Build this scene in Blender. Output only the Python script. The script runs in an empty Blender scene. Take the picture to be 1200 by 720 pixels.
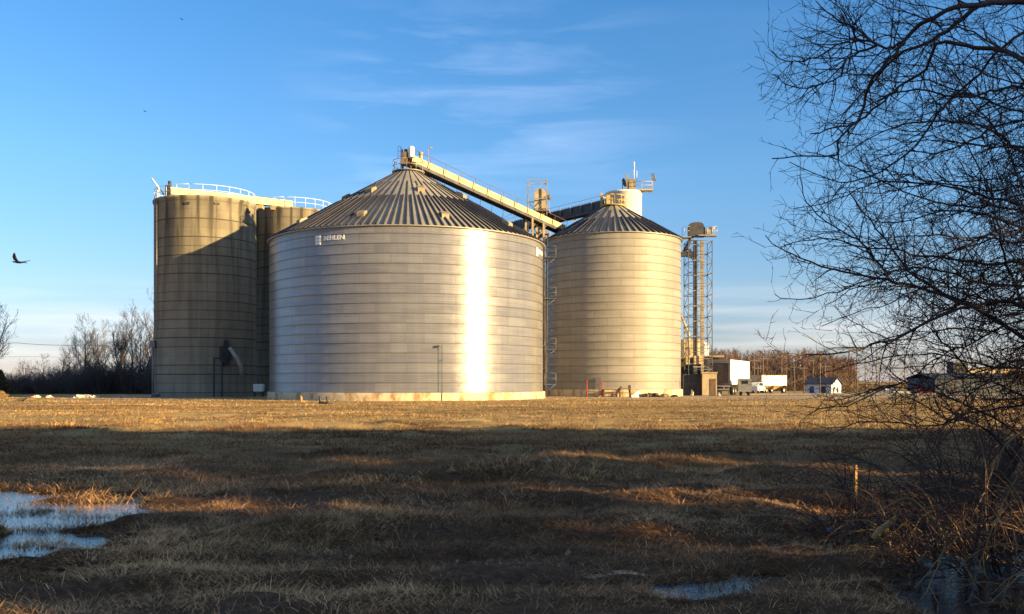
import bpy, math, random
import numpy as np
from mathutils import Vector, Matrix, Quaternion
R_ = math.radians
random.seed(7)
NPR = np.random.default_rng(11)
scn = bpy.context.scene
COL = scn.collection
PI = math.pi

# ------------------------------------------------------------------ camera
F = 1100.0          # focal length in pixels of a 1200 px wide frame
HZ = 447.0          # horizon row
CAMZ = 1.6
cd = bpy.data.cameras.new('camera'); cam = bpy.data.objects.new('camera', cd); COL.objects.link(cam)
cam.location = (0, 0, CAMZ); cam.rotation_euler = (R_(90), 0, 0)
cd.sensor_width = 36; cd.lens = 36*F/1200; cd.shift_y = (HZ-360)/1200.0
cd.clip_start = 0.1; cd.clip_end = 6000
scn.camera = cam

def at(x, y, Y):
    """photo pixel + distance -> world point"""
    return Vector(((x-600)/F*Y, Y, CAMZ+(HZ-y)*Y/F))

# ------------------------------------------------------------------ light
SUN_AZ = 63.0       # degrees from -Y towards +X
SUN_EL = 11.5
sdir = Vector((math.sin(R_(SUN_AZ))*math.cos(R_(SUN_EL)), -math.cos(R_(SUN_AZ))*math.cos(R_(SUN_EL)), math.sin(R_(SUN_EL))))
sl = bpy.data.lights.new('sun', 'SUN'); so = bpy.data.objects.new('sun', sl); COL.objects.link(so)
sl.energy = 5.0; sl.angle = R_(0.5); sl.color = (1.0, 0.71, 0.31)
so.rotation_euler = (-sdir).to_track_quat('-Z', 'Y').to_euler()
so.location = (60, -30, 40)

w = bpy.data.worlds.new('World'); scn.world = w; w.use_nodes = True
nt = w.node_tree; N = nt.nodes; L = nt.links
bg = N['Background']
sky = N.new('ShaderNodeTexSky'); sky.sky_type = 'NISHITA'; sky.sun_disc = False
sky.sun_elevation = R_(SUN_EL); sky.sun_rotation = R_(180-SUN_AZ)
sky.altitude = 200; sky.air_density = 1.0; sky.dust_density = 0.2; sky.ozone_density = 2.2
def nd(tree, typ, **kw):
    n = tree.nodes.new(typ)
    for k, v in kw.items():
        if k.startswith('i_'):
            n.inputs[k[2:].replace('_', ' ')].default_value = v
        else: setattr(n, k, v)
    return n
def ramp(tree, src, stops, mode='LINEAR'):
    n = tree.nodes.new('ShaderNodeValToRGB'); n.color_ramp.interpolation = mode
    e = n.color_ramp.elements
    while len(e) > 1: e.remove(e[0])
    for i, (p, c) in enumerate(stops):
        el = e[0] if i == 0 else e.new(p)
        el.position = p
        el.color = (c, c, c, 1) if not hasattr(c, '__len__') else (*c, 1)
    tree.links.new(src, n.inputs[0]); return n
def mth(tree, op, a, b=None, c=None):
    n = tree.nodes.new('ShaderNodeMath'); n.operation = op
    for i, v in enumerate((a, b, c)):
        if v is None: continue
        if hasattr(v, 'links'): tree.links.new(v, n.inputs[i])
        else: n.inputs[i].default_value = v
    return n.outputs[0]
def mixc(tree, fac, a, b, mode='MIX'):
    n = tree.nodes.new('ShaderNodeMix'); n.data_type = 'RGBA'; n.blend_type = mode
    for i, v in ((0, fac), (6, a), (7, b)):
        if hasattr(v, 'links'): tree.links.new(v, n.inputs[i])
        elif hasattr(v, '__len__'): n.inputs[i].default_value = (*v, 1) if len(v) == 3 else v
        else: n.inputs[i].default_value = v
    return n.outputs[2]
# thin cirrus in the sky dome (direction space)
tc = nd(nt, 'ShaderNodeTexCoord'); sx = nd(nt, 'ShaderNodeSeparateXYZ'); L.new(tc.outputs['Generated'], sx.inputs[0])
zc = mth(nt, 'MAXIMUM', sx.outputs[2], 0.015)
az = mth(nt, 'ARCTAN2', sx.outputs[0], sx.outputs[1])
el = mth(nt, 'ARCSINE', sx.outputs[2])
cmb = nd(nt, 'ShaderNodeCombineXYZ')
L.new(mth(nt, 'MULTIPLY', az, 2.6), cmb.inputs[0]); L.new(mth(nt, 'MULTIPLY', el, 20.0), cmb.inputs[1])
n1 = nd(nt, 'ShaderNodeTexNoise', i_Scale=1.6, i_Detail=7.0, i_Roughness=0.55, i_Distortion=0.6); L.new(cmb.outputs[0], n1.inputs['Vector'])
c1 = ramp(nt, n1.outputs[0], [(0.46, 0.0), (0.75, 1.0)])
e_a = ramp(nt, el, [(0.15, 0.0), (0.235, 1.0), (0.32, 1.0), (0.42, 0.0)], 'EASE')
a_s = mth(nt, 'ADD', mth(nt, 'MULTIPLY', az, 0.5), 0.5)
a_a = ramp(nt, a_s, [(0.36, 0.0), (0.45, 1.0), (0.52, 0.9), (0.60, 0.12)], 'EASE')
cm = mth(nt, 'MULTIPLY', mth(nt, 'MULTIPLY', c1.outputs[0], e_a.outputs[0]), a_a.outputs[0])
e_b = ramp(nt, el, [(0.005, 0.6), (0.03, 1.0), (0.075, 0.6), (0.11, 0.0)], 'EASE')
n2 = nd(nt, 'ShaderNodeTexNoise', i_Scale=1.3, i_Detail=5.0, i_Roughness=0.5); 
cmb2 = nd(nt, 'ShaderNodeCombineXYZ'); L.new(mth(nt, 'MULTIPLY', az, 3.0), cmb2.inputs[0]); L.new(mth(nt, 'MULTIPLY', el, 45.0), cmb2.inputs[1])
L.new(cmb2.outputs[0], n2.inputs['Vector'])
c2 = ramp(nt, n2.outputs[0], [(0.40, 0.0), (0.72, 1.0)])
cl = mth(nt, 'MULTIPLY', mth(nt, 'MULTIPLY', c2.outputs[0], e_b.outputs[0]), 0.55)
hs = nd(nt, 'ShaderNodeHueSaturation', i_Saturation=1.08, i_Value=1.0); L.new(sky.outputs[0], hs.inputs['Color'])
tn = ramp(nt, el, [(0.0, (.58, .56, .95)), (0.10, (.72, .78, 1.0)), (0.22, (.71, .96, 1.19)), (0.40, (.55, .97, 1.27)), (0.66, (2.5, 1.65, 1.25)), (1.0, (2.7, 1.7, 1.2))])  # unseen zenith brightened and warmed to add fill light in the shade
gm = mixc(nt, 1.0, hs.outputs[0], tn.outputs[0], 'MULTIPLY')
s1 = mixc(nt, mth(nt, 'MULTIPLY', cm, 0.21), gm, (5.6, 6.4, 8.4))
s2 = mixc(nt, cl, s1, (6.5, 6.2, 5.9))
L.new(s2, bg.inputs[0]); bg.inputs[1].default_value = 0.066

scn.view_settings.view_transform = 'Standard'; scn.view_settings.look = 'None'
scn.view_settings.exposure = 1.6; scn.view_settings.gamma = 1.0
cy = scn.cycles
cy.max_bounces = 5; cy.diffuse_bounces = 2; cy.glossy_bounces = 3; cy.transparent_max_bounces = 4
cy.use_denoising = True; cy.use_adaptive_sampling = True; cy.adaptive_threshold = 0.015
cy.sample_clamp_indirect = 6

# ------------------------------------------------------------------ mesh builder
class MB:
    def __init__(s): s.v = []; s.f = []; s.uv = None; s.sm = []
    def add(s, vs, fs, smooth=False):
        o = len(s.v); s.v += [tuple(v) for v in vs]; s.f += [tuple(i+o for i in f) for f in fs]; s.sm += [smooth]*len(fs); return s
    def box(s, c, d, rot=None):
        c = Vector(c); h = Vector(d)/2
        vs = [Vector((x*h.x, y*h.y, z*h.z)) for x in (-1, 1) for y in (-1, 1) for z in (-1, 1)]
        if rot is not None: vs = [rot @ v for v in vs]
        return s.add([v+c for v in vs], [(0,1,3,2),(4,6,7,5),(0,4,5,1),(2,3,7,6),(0,2,6,4),(1,5,7,3)])
    def bar(s, p, q, w, h=None, up=(0, 0, 1)):
        p = Vector(p); q = Vector(q); h = h or w
        d = (q-p); ln = d.length; d.normalize(); u = Vector(up)
        if abs(d.dot(u)) > 0.98: u = Vector((0, 1, 0))
        a = d.cross(u).normalized(); b = a.cross(d).normalized()
        M = Matrix((a, d, b)).transposed()
        return s.box((p+q)/2, (w, ln, h), M)
    def tube(s, pts, rads, n=6, cap=True, smooth=True):
        pts = [Vector(p) for p in pts]; m = len(pts)
        if not hasattr(rads, '__len__'): rads = [rads]*m
        vs = []; t0 = (pts[1]-pts[0]).normalized()
        u = t0.orthogonal().normalized()
        for i, p in enumerate(pts):
            t = (pts[min(i+1, m-1)]-pts[max(i-1, 0)])
            t = t.normalized() if t.length > 1e-9 else t0
            u = (u - t*u.dot(t)); u = u.normalized() if u.length > 1e-6 else t.orthogonal().normalized()
            b = t.cross(u)
            for k in range(n):
                a = 2*PI*k/n; vs.append(p+(u*math.cos(a)+b*math.sin(a))*rads[i])
        fs = [(i*n+k, i*n+(k+1) % n, (i+1)*n+(k+1) % n, (i+1)*n+k) for i in range(m-1) for k in range(n)]
        s.add(vs, fs, smooth)
        if cap:
            o = len(s.v)-len(vs)
            s.f += [tuple(o+k for k in reversed(range(n))), tuple(o+(m-1)*n+k for k in range(n))]; s.sm += [False, False]
        return s
    def lathe(s, prof, n=48, c=(0, 0), smooth=True, a0=0, a1=2*PI):
        full = abs(a1-a0-2*PI) < 1e-6; k = n if full else n+1
        vs = [(c[0]+r*math.cos(a0+(a1-a0)*i/n), c[1]+r*math.sin(a0+(a1-a0)*i/n), z) for r, z in prof for i in range(k)]
        fs = []
        for j in range(len(prof)-1):
            for i in range(n):
                i2 = (i+1) % k
                fs.append((j*k+i, j*k+i2, (j+1)*k+i2, (j+1)*k+i))
        return s.add(vs, fs, smooth)
    def cyl(s, c, r, z0, z1, n=24, r1=None, smooth=True):
        r1 = r if r1 is None else r1
        s.lathe([(r, z0), (r1, z1)], n, c, smooth)
        s.lathe([(r1, z1), (1e-4, z1)], n, c, False); s.lathe([(1e-4, z0), (r, z0)], n, c, False); return s
    def prism(s, poly, y0, y1, axis='y'):
        n = len(poly)
        if axis == 'y': vs = [(a, y0, b) for a, b in poly]+[(a, y1, b) for a, b in poly]
        elif axis == 'x': vs = [(y0, a, b) for a, b in poly]+[(y1, a, b) for a, b in poly]
        else: vs = [(a, b, y0) for a, b in poly]+[(a, b, y1) for a, b in poly]
        return s.add(vs, [tuple(range(n)), tuple(range(2*n-1, n-1, -1))]+[(i, i+n, (i+1) % n+n, (i+1) % n) for i in range(n)])
    def build(s, name, mat, parent=None, **kw):
        me = bpy.data.meshes.new(name); me.from_pydata(s.v, [], s.f); me.validate()
        if len(s.sm) == len(me.polygons): me.polygons.foreach_set('use_smooth', s.sm)
        me.materials.append(mat)
        import bmesh
        if kw.pop('fixn', True) and len(s.f) < 60000:
            bm = bmesh.new(); bm.from_mesh(me); bmesh.ops.recalc_face_normals(bm, faces=bm.faces); bm.to_mesh(me); bm.free()
        me.update()
        o = bpy.data.objects.new(name, me); COL.objects.link(o)
        if parent is not None: o.parent = parent
        for k, v in kw.items(): o[k] = v
        return o

def np_mesh(name, V, quads=None, tris=None, mat=None, parent=None, smooth=False, col=None, uv=None):
    me = bpy.data.meshes.new(name)
    nq = 0 if quads is None else len(quads); ntr = 0 if tris is None else len(tris)
    me.vertices.add(len(V)); me.vertices.foreach_set('co', np.asarray(V, dtype=np.float32).ravel())
    idx = []
    if nq: idx.append(np.asarray(quads, dtype=np.int32).ravel())
    if ntr: idx.append(np.asarray(tris, dtype=np.int32).ravel())
    idx = np.concatenate(idx)
    me.loops.add(len(idx)); me.loops.foreach_set('vertex_index', idx)
    st = np.concatenate([np.arange(nq)*4, nq*4+np.arange(ntr)*3]).astype(np.int32)
    me.polygons.add(nq+ntr); me.polygons.foreach_set('loop_start', st)
    if smooth: me.polygons.foreach_set('use_smooth', np.ones(nq+ntr, dtype=bool))
    me.update(calc_edges=True)
    if col is not None:
        a = me.color_attributes.new('Col', 'FLOAT_COLOR', 'POINT')
        c4 = np.ones((len(V), 4), dtype=np.float32); c4[:, :3] = col; a.data.foreach_set('color', c4.ravel())
    me.materials.append(mat)
    o = bpy.data.objects.new(name, me); COL.objects.link(o)
    if parent is not None: o.parent = parent
    return o

def thing(name, label, cat, loc=(0, 0, 0), rz=0, group=None):
    o = bpy.data.objects.new(name, None); COL.objects.link(o)
    o.location = loc; o.rotation_euler = (0, 0, rz); o.empty_display_size = 0.5
    o['label'] = label; o['category'] = cat
    if group: o['group'] = group
    return o
def tag(o, label, cat, group=None):
    o['label'] = label; o['category'] = cat
    if group: o['group'] = group
    return o
def copy_tree(o, parent=None):
    c = o.copy(); COL.objects.link(c)
    if parent is not None: c.parent = parent
    for ch in [x for x in CHILD.get(o.name, [])]: copy_tree(ch, c)
    return c
CHILD = {}
def kids(root):
    CHILD[root.name] = list(root.children)
    for c in root.children: kids(c)

# ------------------------------------------------------------------ materials
def pmat(name, col, rough=0.7, metal=0.0, spec=0.5):
    m = bpy.data.materials.new(name); m.use_nodes = True
    b = m.node_tree.nodes['Principled BSDF']
    b.inputs['Base Color'].default_value = (*col, 1); b.inputs['Roughness'].default_value = rough
    b.inputs['Metallic'].default_value = metal; b.inputs['Specular IOR Level'].default_value = spec
    return m, m.node_tree, b
def worn(name, c1, c2, rough=0.7, metal=0.0, scale=3.0, stretch=(1, 1, 1), lo=0.35, hi=0.7, bump=0.0, spec=0.4, detail=6.0):
    m, t, b = pmat(name, c1, rough, metal, spec)
    tc = nd(t, 'ShaderNodeTexCoord'); mp = nd(t, 'ShaderNodeMapping'); mp.inputs['Scale'].default_value = stretch
    t.links.new(tc.outputs['Object'], mp.inputs[0])
    n = nd(t, 'ShaderNodeTexNoise', i_Scale=scale, i_Detail=detail, i_Roughness=0.6); t.links.new(mp.outputs[0], n.inputs['Vector'])
    r = ramp(t, n.outputs[0], [(lo, c1), (hi, c2)]); t.links.new(r.outputs[0], b.inputs['Base Color'])
    if bump:
        bp = nd(t, 'ShaderNodeBump', i_Strength=bump, i_Distance=0.02); t.links.new(n.outputs[0], bp.inputs['Height']); t.links.new(bp.outputs[0], b.inputs['Normal'])
    return m

def galv(name, npan, c_lo, c_hi, rough, metal, aniso, rv=0.06, mort=0.35, ms=0.022):
    """ring-panelled sheet steel: UV u = angle, v = courses"""
    m, t, b = pmat(name, c_hi, rough, metal)
    uv = nd(t, 'ShaderNodeUVMap'); uv.uv_map = 'UVMap'
    sp = nd(t, 'ShaderNodeSeparateXYZ'); t.links.new(uv.outputs[0], sp.inputs[0])
    def brick(mx, msize):
        k = nd(t, 'ShaderNodeTexBrick'); k.offset = 0.5; k.offset_frequency = 2; k.squash = 1.0
        k.inputs['Scale'].default_value = 1.0; k.inputs['Mortar Size'].default_value = msize; k.inputs['Mortar Smooth'].default_value = 0.1
        k.inputs['Brick Width'].default_value = 1.0; k.inputs['Row Height'].default_value = 1.0; k.inputs['Bias'].default_value = 0.0
        k.inputs['Color1'].default_value = (0, 0, 0, 1); k.inputs['Color2'].default_value = (1, 1, 1, 1); k.inputs['Mortar'].default_value = (.5, .5, .5, 1)
        t.links.new(uv.outputs[0], k.inputs['Vector']); return k
    k = brick(1, ms)
    tc = nd(t, 'ShaderNodeTexCoord')
    mp = nd(t, 'ShaderNodeMapping'); mp.inputs['Scale'].default_value = (0.25, 0.25, 2.2); t.links.new(tc.outputs['Object'], mp.inputs[0])
    n = nd(t, 'ShaderNodeTexNoise', i_Scale=1.0, i_Detail=8.0, i_Roughness=0.62); t.links.new(mp.outputs[0], n.inputs['Vector'])
    mp2 = nd(t, 'ShaderNodeMapping'); mp2.inputs['Scale'].default_value = (1.4, 1.4, 0.06); t.links.new(tc.outputs['Object'], mp2.inputs[0])
    n2 = nd(t, 'ShaderNodeTexNoise', i_Scale=1.0, i_Detail=6.0, i_Roughness=0.6); t.links.new(mp2.outputs[0], n2.inputs['Vector'])
    v = mth(t, 'ADD', mth(t, 'MULTIPLY', k.outputs['Color'], 0.17), mth(t, 'ADD', mth(t, 'MULTIPLY', n.outputs[0], 0.62), mth(t, 'MULTIPLY', n2.outputs[0], 0.40)))
    v = mth(t, 'ADD', v, mth(t, 'MULTIPLY', mth(t, 'SINE', mth(t, 'MULTIPLY', sp.outputs[1], 25.13)), 0.05))  # corrugation ridges drawn as light and dark lines in the colour
    r = ramp(t, v, [(0.44, c_lo), (0.82, c_hi)])
    # thin seam between courses and panels, lap shadow put into the course line
    fv = mth(t, 'FRACT', sp.outputs[1])
    hl = ramp(t, fv, [(0.0, 1.0), (0.03, 0.8), (0.08, 0.0), (0.97, 0.0), (1.0, 0.5)]).outputs[0]
    c = mixc(t, mth(t, 'MULTIPLY', k.outputs['Fac'], mort), r.outputs[0], tuple(x*0.55 for x in c_lo))
    c = mixc(t, mth(t, 'MULTIPLY', hl, 0.65), c, tuple(x*0.38 for x in c_lo))
    t.links.new(c, b.inputs['Base Color'])
    rr = mth(t, 'ADD', mth(t, 'MULTIPLY', mth(t, 'SUBTRACT', v, 0.6), rv), rough)
    t.links.new(rr, b.inputs['Roughness'])
    b.inputs['Anisotropic'].default_value = aniso
    tg = nd(t, 'ShaderNodeTangent'); tg.direction_type = 'UV_MAP'; tg.uv_map = 'UVMap'
    t.links.new(tg.outputs[0], b.inputs['Tangent']); b.inputs['Anisotropic Rotation'].default_value = ANROT
    mp3 = nd(t, 'ShaderNodeMapping'); mp3.inputs['Scale'].default_value = (.55, .55, 1.3); t.links.new(tc.outputs['Object'], mp3.inputs[0])
    n3 = nd(t, 'ShaderNodeTexNoise', i_Scale=1.0, i_Detail=3.0, i_Roughness=0.5); t.links.new(mp3.outputs[0], n3.inputs['Vector'])
    bp = nd(t, 'ShaderNodeBump', i_Strength=0.55, i_Distance=0.06); t.links.new(mth(t, 'ADD', n3.outputs[0], mth(t, 'MULTIPLY', n.outputs[0], 0.12)), bp.inputs['Height']); t.links.new(bp.outputs[0], b.inputs['Normal'])
    return m
ANROT = 0.25

M = {}
M['galv_big'] = galv('galvanised_steel', 1, (.262, .252, .248), (.405, .388, .378), 0.45, 0.60, 0.92, rv=.22, mort=.14)
M['galv_small'] = galv('weathered_steel', 1, (.222, .202, .172), (.315, .288, .247), 0.66, 0.22, 0.3, mort=0.24, ms=0.025)
M['roof_steel'] = worn('roof_steel', (.26, .24, .21), (.40, .37, .33), 0.5, 0.35, 0.6, (1, 1, 1), .3, .7)
M['rib_shade'] = worn('rib_shade_steel', (.028, .025, .032), (.06, .055, .062), 0.55, 0.3, 0.6, (1, 1, 1), .3, .7)  # near-black puts the shadow lines of the ribs into their colour
M['steel'] = worn('bare_steel', (.28, .27, .25), (.46, .44, .40), 0.5, 0.6, 2.0)
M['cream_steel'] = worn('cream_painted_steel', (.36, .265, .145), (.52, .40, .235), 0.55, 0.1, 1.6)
M['vent_tan'] = worn('vent_tan_steel', (.20, .165, .115), (.30, .245, .17), 0.6, 0.1, 2.0)
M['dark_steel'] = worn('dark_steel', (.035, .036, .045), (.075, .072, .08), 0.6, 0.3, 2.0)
M['rust'] = worn('rusty_steel', (.11, .065, .038), (.22, .14, .085), 0.8, 0.1, 4.0)
M['white_paint'] = worn('white_paint', (.66, .66, .64), (.82, .82, .80), 0.5, 0.0, 1.5)
M['yellow_paint'] = worn('safety_yellow_paint', (.34, .25, .09), (.48, .36, .15), 0.55, 0.0, 2.0)
M['red_paint'] = worn('red_paint', (.20, .022, .018), (.30, .045, .03), 0.6, 0.0, 3.0)
M['blue_paint'] = worn('blue_paint', (.03, .075, .17), (.06, .13, .27), 0.5, 0.0, 1.5)
M['grey_paint'] = worn('grey_paint', (.15, .14, .14), (.24, .22, .21), 0.6, 0.0, 1.5)
M['black'] = worn('black_rubber', (.012, .012, .013), (.03, .03, .03), 0.85, 0.0, 3.0)
M['tan_block'] = worn('tan_masonry', (.40, .30, .19), (.56, .45, .30), 0.85, 0.0, 1.6, (1, 1, .4))
M['wood'] = worn('raw_wood', (.30, .16, .06), (.44, .26, .11), 0.8, 0.0, 9.0, (1, 1, .1))
M['pole_wood'] = worn('weathered_pole', (.10, .075, .055), (.19, .145, .11), 0.9, 0.0, 4.0, (1, 1, .1))
M['glass_dark'] = pmat('dark_glass', (.02, .025, .03), 0.12)[0]
M['blue_plastic'] = pmat('blue_plastic', (.02, .16, .42), 0.4)[0]
M['bark'] = worn('dark_bark', (.030, .020, .018), (.075, .050, .036), 0.9, 0.0, 9.0, (1, 1, 1), .35, .7, 0.5, 0.2)
M['twig'] = worn('reddish_twig', (.040, .022, .024), (.10, .060, .045), 0.75, 0.0, 2.0, (1, 1, 1), .35, .7, 0, 0.3)
M['bark_far'] = worn('grey_bark', (.060, .052, .058), (.115, .095, .095), 0.9, 0.0, 2.0)
M['cane'] = worn('dry_cane', (.18, .095, .035), (.36, .21, .085), 0.7, 0.0, 5.0)
M['feather'] = worn('black_feather', (.012, .012, .016), (.03, .03, .035), 0.6, 0.0, 20.0)
M['rubble'] = worn('pale_rubble', (.36, .33, .29), (.60, .56, .50), 0.9, 0.0, 3.0)

def concrete_mat(name, ca, cb, joint, jstr, stain=0.6, Htop=20.0):
    m, t, b = pmat(name, ca, 0.88, 0.0, 0.25)
    tc = nd(t, 'ShaderNodeTexCoord'); s = nd(t, 'ShaderNodeSeparateXYZ'); t.links.new(tc.outputs['Object'], s.inputs[0])
    ang = mth(t, 'ARCTAN2', s.outputs[1], s.outputs[0])
    n = nd(t, 'ShaderNodeTexNoise', i_Scale=0.55, i_Detail=8.0, i_Roughness=0.65); t.links.new(tc.outputs['Object'], n.inputs['Vector'])
    base = ramp(t, n.outputs[0], [(0.3, ca), (0.7, cb)]).outputs[0]
    # streaks that run down from the rim
    cv = nd(t, 'ShaderNodeCombineXYZ'); t.links.new(mth(t, 'MULTIPLY', ang, 6.0), cv.inputs[0]); t.links.new(mth(t, 'MULTIPLY', s.outputs[2], 0.07), cv.inputs[1])
    ns = nd(t, 'ShaderNodeTexNoise', i_Scale=1.0, i_Detail=5.0, i_Roughness=0.6); t.links.new(cv.outputs[0], ns.inputs['Vector'])
    st = ramp(t, ns.outputs[0], [(0.46, 0.0), (0.60, 1.0)]).outputs[0]
    zf = ramp(t, mth(t, 'DIVIDE', s.outputs[2], Htop), [(0.0, 0.30), (0.55, 0.40), (0.9, 0.85), (1.0, 1.0)]).outputs[0]
    c = mixc(t, mth(t, 'MULTIPLY', mth(t, 'MULTIPLY', st, zf), stain), base, tuple(x*0.32 for x in ca))
    # casting joints
    zz = mth(t, 'DIVIDE', s.outputs[2], joint)
    fr = mth(t, 'FRACT', zz); ln = mth(t, 'LESS_THAN', mth(t, 'ABSOLUTE', mth(t, 'SUBTRACT', fr, 0.5)), 0.058)
    wn = nd(t, 'ShaderNodeTexWhiteNoise'); wn.noise_dimensions = '1D'; t.links.new(mth(t, 'FLOOR', zz), wn.inputs['W'])
    c = mixc(t, mth(t, 'MULTIPLY', ln, mth(t, 'MULTIPLY', mth(t, 'ADD', wn.outputs[0], 0.15), jstr)), c, tuple(x*0.3 for x in ca))
    wn2 = nd(t, 'ShaderNodeTexWhiteNoise'); wn2.noise_dimensions = '1D'; t.links.new(mth(t, 'FLOOR', mth(t, 'ADD', zz, 0.5)), wn2.inputs['W'])
    c = mixc(t, mth(t, 'MULTIPLY', wn2.outputs[0], 0.16), c, tuple(x*0.5 for x in ca))
    t.links.new(c, b.inputs['Base Color'])
    bp = nd(t, 'ShaderNodeBump', i_Strength=0.25, i_Distance=0.03); t.links.new(n.outputs[0], bp.inputs['Height']); t.links.new(bp.outputs[0], b.inputs['Normal'])
    return m
M['concrete'] = concrete_mat('silo_concrete', (.232, .206, .162), (.335, .292, .220), 0.92, 0.95, 0.98, 20.0)
def found_mat():
    m, t, b = pmat('foundation_concrete', (.5, .42, .3), 0.9, 0.0, 0.2)
    tc = nd(t, 'ShaderNodeTexCoord'); s = nd(t, 'ShaderNodeSeparateXYZ'); t.links.new(tc.outputs['Object'], s.inputs[0])
    ang = mth(t, 'ARCTAN2', s.outputs[1], s.outputs[0])
    cv = nd(t, 'ShaderNodeCombineXYZ'); t.links.new(mth(t, 'MULTIPLY', ang, 14.0), cv.inputs[0]); t.links.new(mth(t, 'MULTIPLY', s.outputs[2], 0.5), cv.inputs[1])
    n = nd(t, 'ShaderNodeTexNoise', i_Scale=1.0, i_Detail=5.0, i_Roughness=0.65); t.links.new(cv.outputs[0], n.inputs['Vector'])
    r = ramp(t, n.outputs[0], [(0.30, (.16, .08, .03)), (0.42, (.34, .22, .11)), (0.52, (.50, .41, .28)), (0.8, (.58, .49, .35))])
    t.links.new(r.outputs[0], b.inputs['Base Color']); return m
M['foundation'] = found_mat()

def vcol_mat(name, rough=0.85, trans=0.0):
    m, t, b = pmat(name, (.2, .2, .2), rough, 0, 0.2)
    a = nd(t, 'ShaderNodeVertexColor'); a.layer_name = 'Col'; t.links.new(a.outputs[0], b.inputs['Base Color'])
    return m
M['grass'] = vcol_mat('dead_grass')

# ------------------------------------------------------------------ ground
def _hash(ix, iy, seed):
    h = (ix.astype(np.int64)*374761393 + iy.astype(np.int64)*668265263 + seed*974711) & 0x7fffffff
    h = ((h ^ (h >> 13))*1274126177) & 0x7fffffff
    return ((h ^ (h >> 16)) & 0xffff)/65535.0
def vnoise(x, y, sc, seed=0):
    x = np.asarray(x)/sc; y = np.asarray(y)/sc
    ix = np.floor(x); iy = np.floor(y); fx = x-ix; fy = y-iy
    fx = fx*fx*(3-2*fx); fy = fy*fy*(3-2*fy)
    a = _hash(ix, iy, seed); b = _hash(ix+1, iy, seed); c = _hash(ix, iy+1, seed); d = _hash(ix+1, iy+1, seed)
    return (a*(1-fx)+b*fx)*(1-fy)+(c*(1-fx)+d*fx)*fy
def fbm(x, y, sc, seed=0, o=3):
    r = 0; a = 1; tt = 0
    for i in range(o):
        r = r+a*vnoise(x, y, sc/2**i, seed+i*17); tt += a; a *= 0.5
    return r/tt
def sstep(a, b, x):
    t = np.clip((np.asarray(x)-a)/(b-a), 0, 1); return t*t*(3-2*t)
WZ = -0.06
def gpoly(pts): 
    return np.array([((x-600)/F*(CAMZ-WZ)*F/(y-HZ), (CAMZ-WZ)*F/(y-HZ)) for x, y in pts])
PUDDLES = [gpoly([(-60, 572), (20, 576), (66, 588), (100, 596), (152, 588), (149, 604), (118, 618), (86, 634), (62, 646), (52, 664), (-80, 662)]),
           gpoly([(796, 704), (822, 688), (868, 682), (906, 674), (914, 682), (878, 694), (862, 708), (812, 714)]),
           gpoly([(730, 690), (752, 680), (776, 676), (772, 684), (744, 694)]),
           gpoly([(1215, 636), (1165, 656), (1124, 674), (1090, 698), (1120, 710), (1240, 684)])]
def poly_sd(P, x, y):
    x = np.asarray(x, float); y = np.asarray(y, float)
    d = np.full(x.shape, 1e9); ins = np.zeros(x.shape, bool)
    n = len(P)
    for i in range(n):
        a = P[i]; b = P[(i+1) % n]; e = b-a
        t = np.clip(((x-a[0])*e[0]+(y-a[1])*e[1])/(e@e), 0, 1)
        d = np.minimum(d, np.hypot(x-a[0]-t*e[0], y-a[1]-t*e[1]))
        c = ((a[1] > y) != (b[1] > y)) & (x < (b[0]-a[0])*(y-a[1])/(b[1]-a[1]+1e-12)+a[0])
        ins ^= c
    return np.where(ins, -d, d)
def pud(x, y):
    d = np.full(np.shape(x), 1e9)
    for k, P in enumerate(PUDDLES): d = np.minimum(d, poly_sd(P, x, y)-(.20, .16, -.6, .36)[k])
    return d
def pnoise(x, y): return (fbm(x, np.asarray(y)*1.8, 0.8, 21, 4)-0.47)*2.1+(fbm(x, np.asarray(y)*2.2, 0.45, 27, 2)-0.5)*0.9
def gz(x, y):
    x = np.asarray(x, float); y = np.asarray(y, float)
    near = 1-sstep(30, 70, y)
    z = (fbm(x, y*1.3, 1.5, 3)-0.5)*0.34*near + (fbm(x, y, 0.45, 9, 2)-0.5)*0.11*(1-sstep(15, 35, y))
    z = z + (fbm(x, y, 9, 5, 2)-0.5)*0.25*near*sstep(4, 14, y)
    # old wheel ruts that cross the foreground
    rut = np.exp(-((y-7.4-0.28*x+0.5*np.sin(x*.6))/0.28)**2)+np.exp(-((y-8.9-0.30*x+0.5*np.sin(x*.5+1))/0.26)**2)
    z = z-0.10*rut
    d = pud(x, y)+pnoise(x, y)
    k = 1-sstep(-0.25, 0.55, d)
    z = z*(1-k)+k*(WZ-0.035+(fbm(x, y, 0.22, 33, 2)-0.5)*0.05)
    z = np.where((d < -0.25), np.minimum(z, WZ-0.006), z)
    z = np.where(d > 0.30, np.maximum(z, WZ+0.012), z)
    z = z-1.5*sstep(124, 190, y)
    return z
def gz1(x, y): return float(gz(np.array([x]), np.array([y]))[0])

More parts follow.
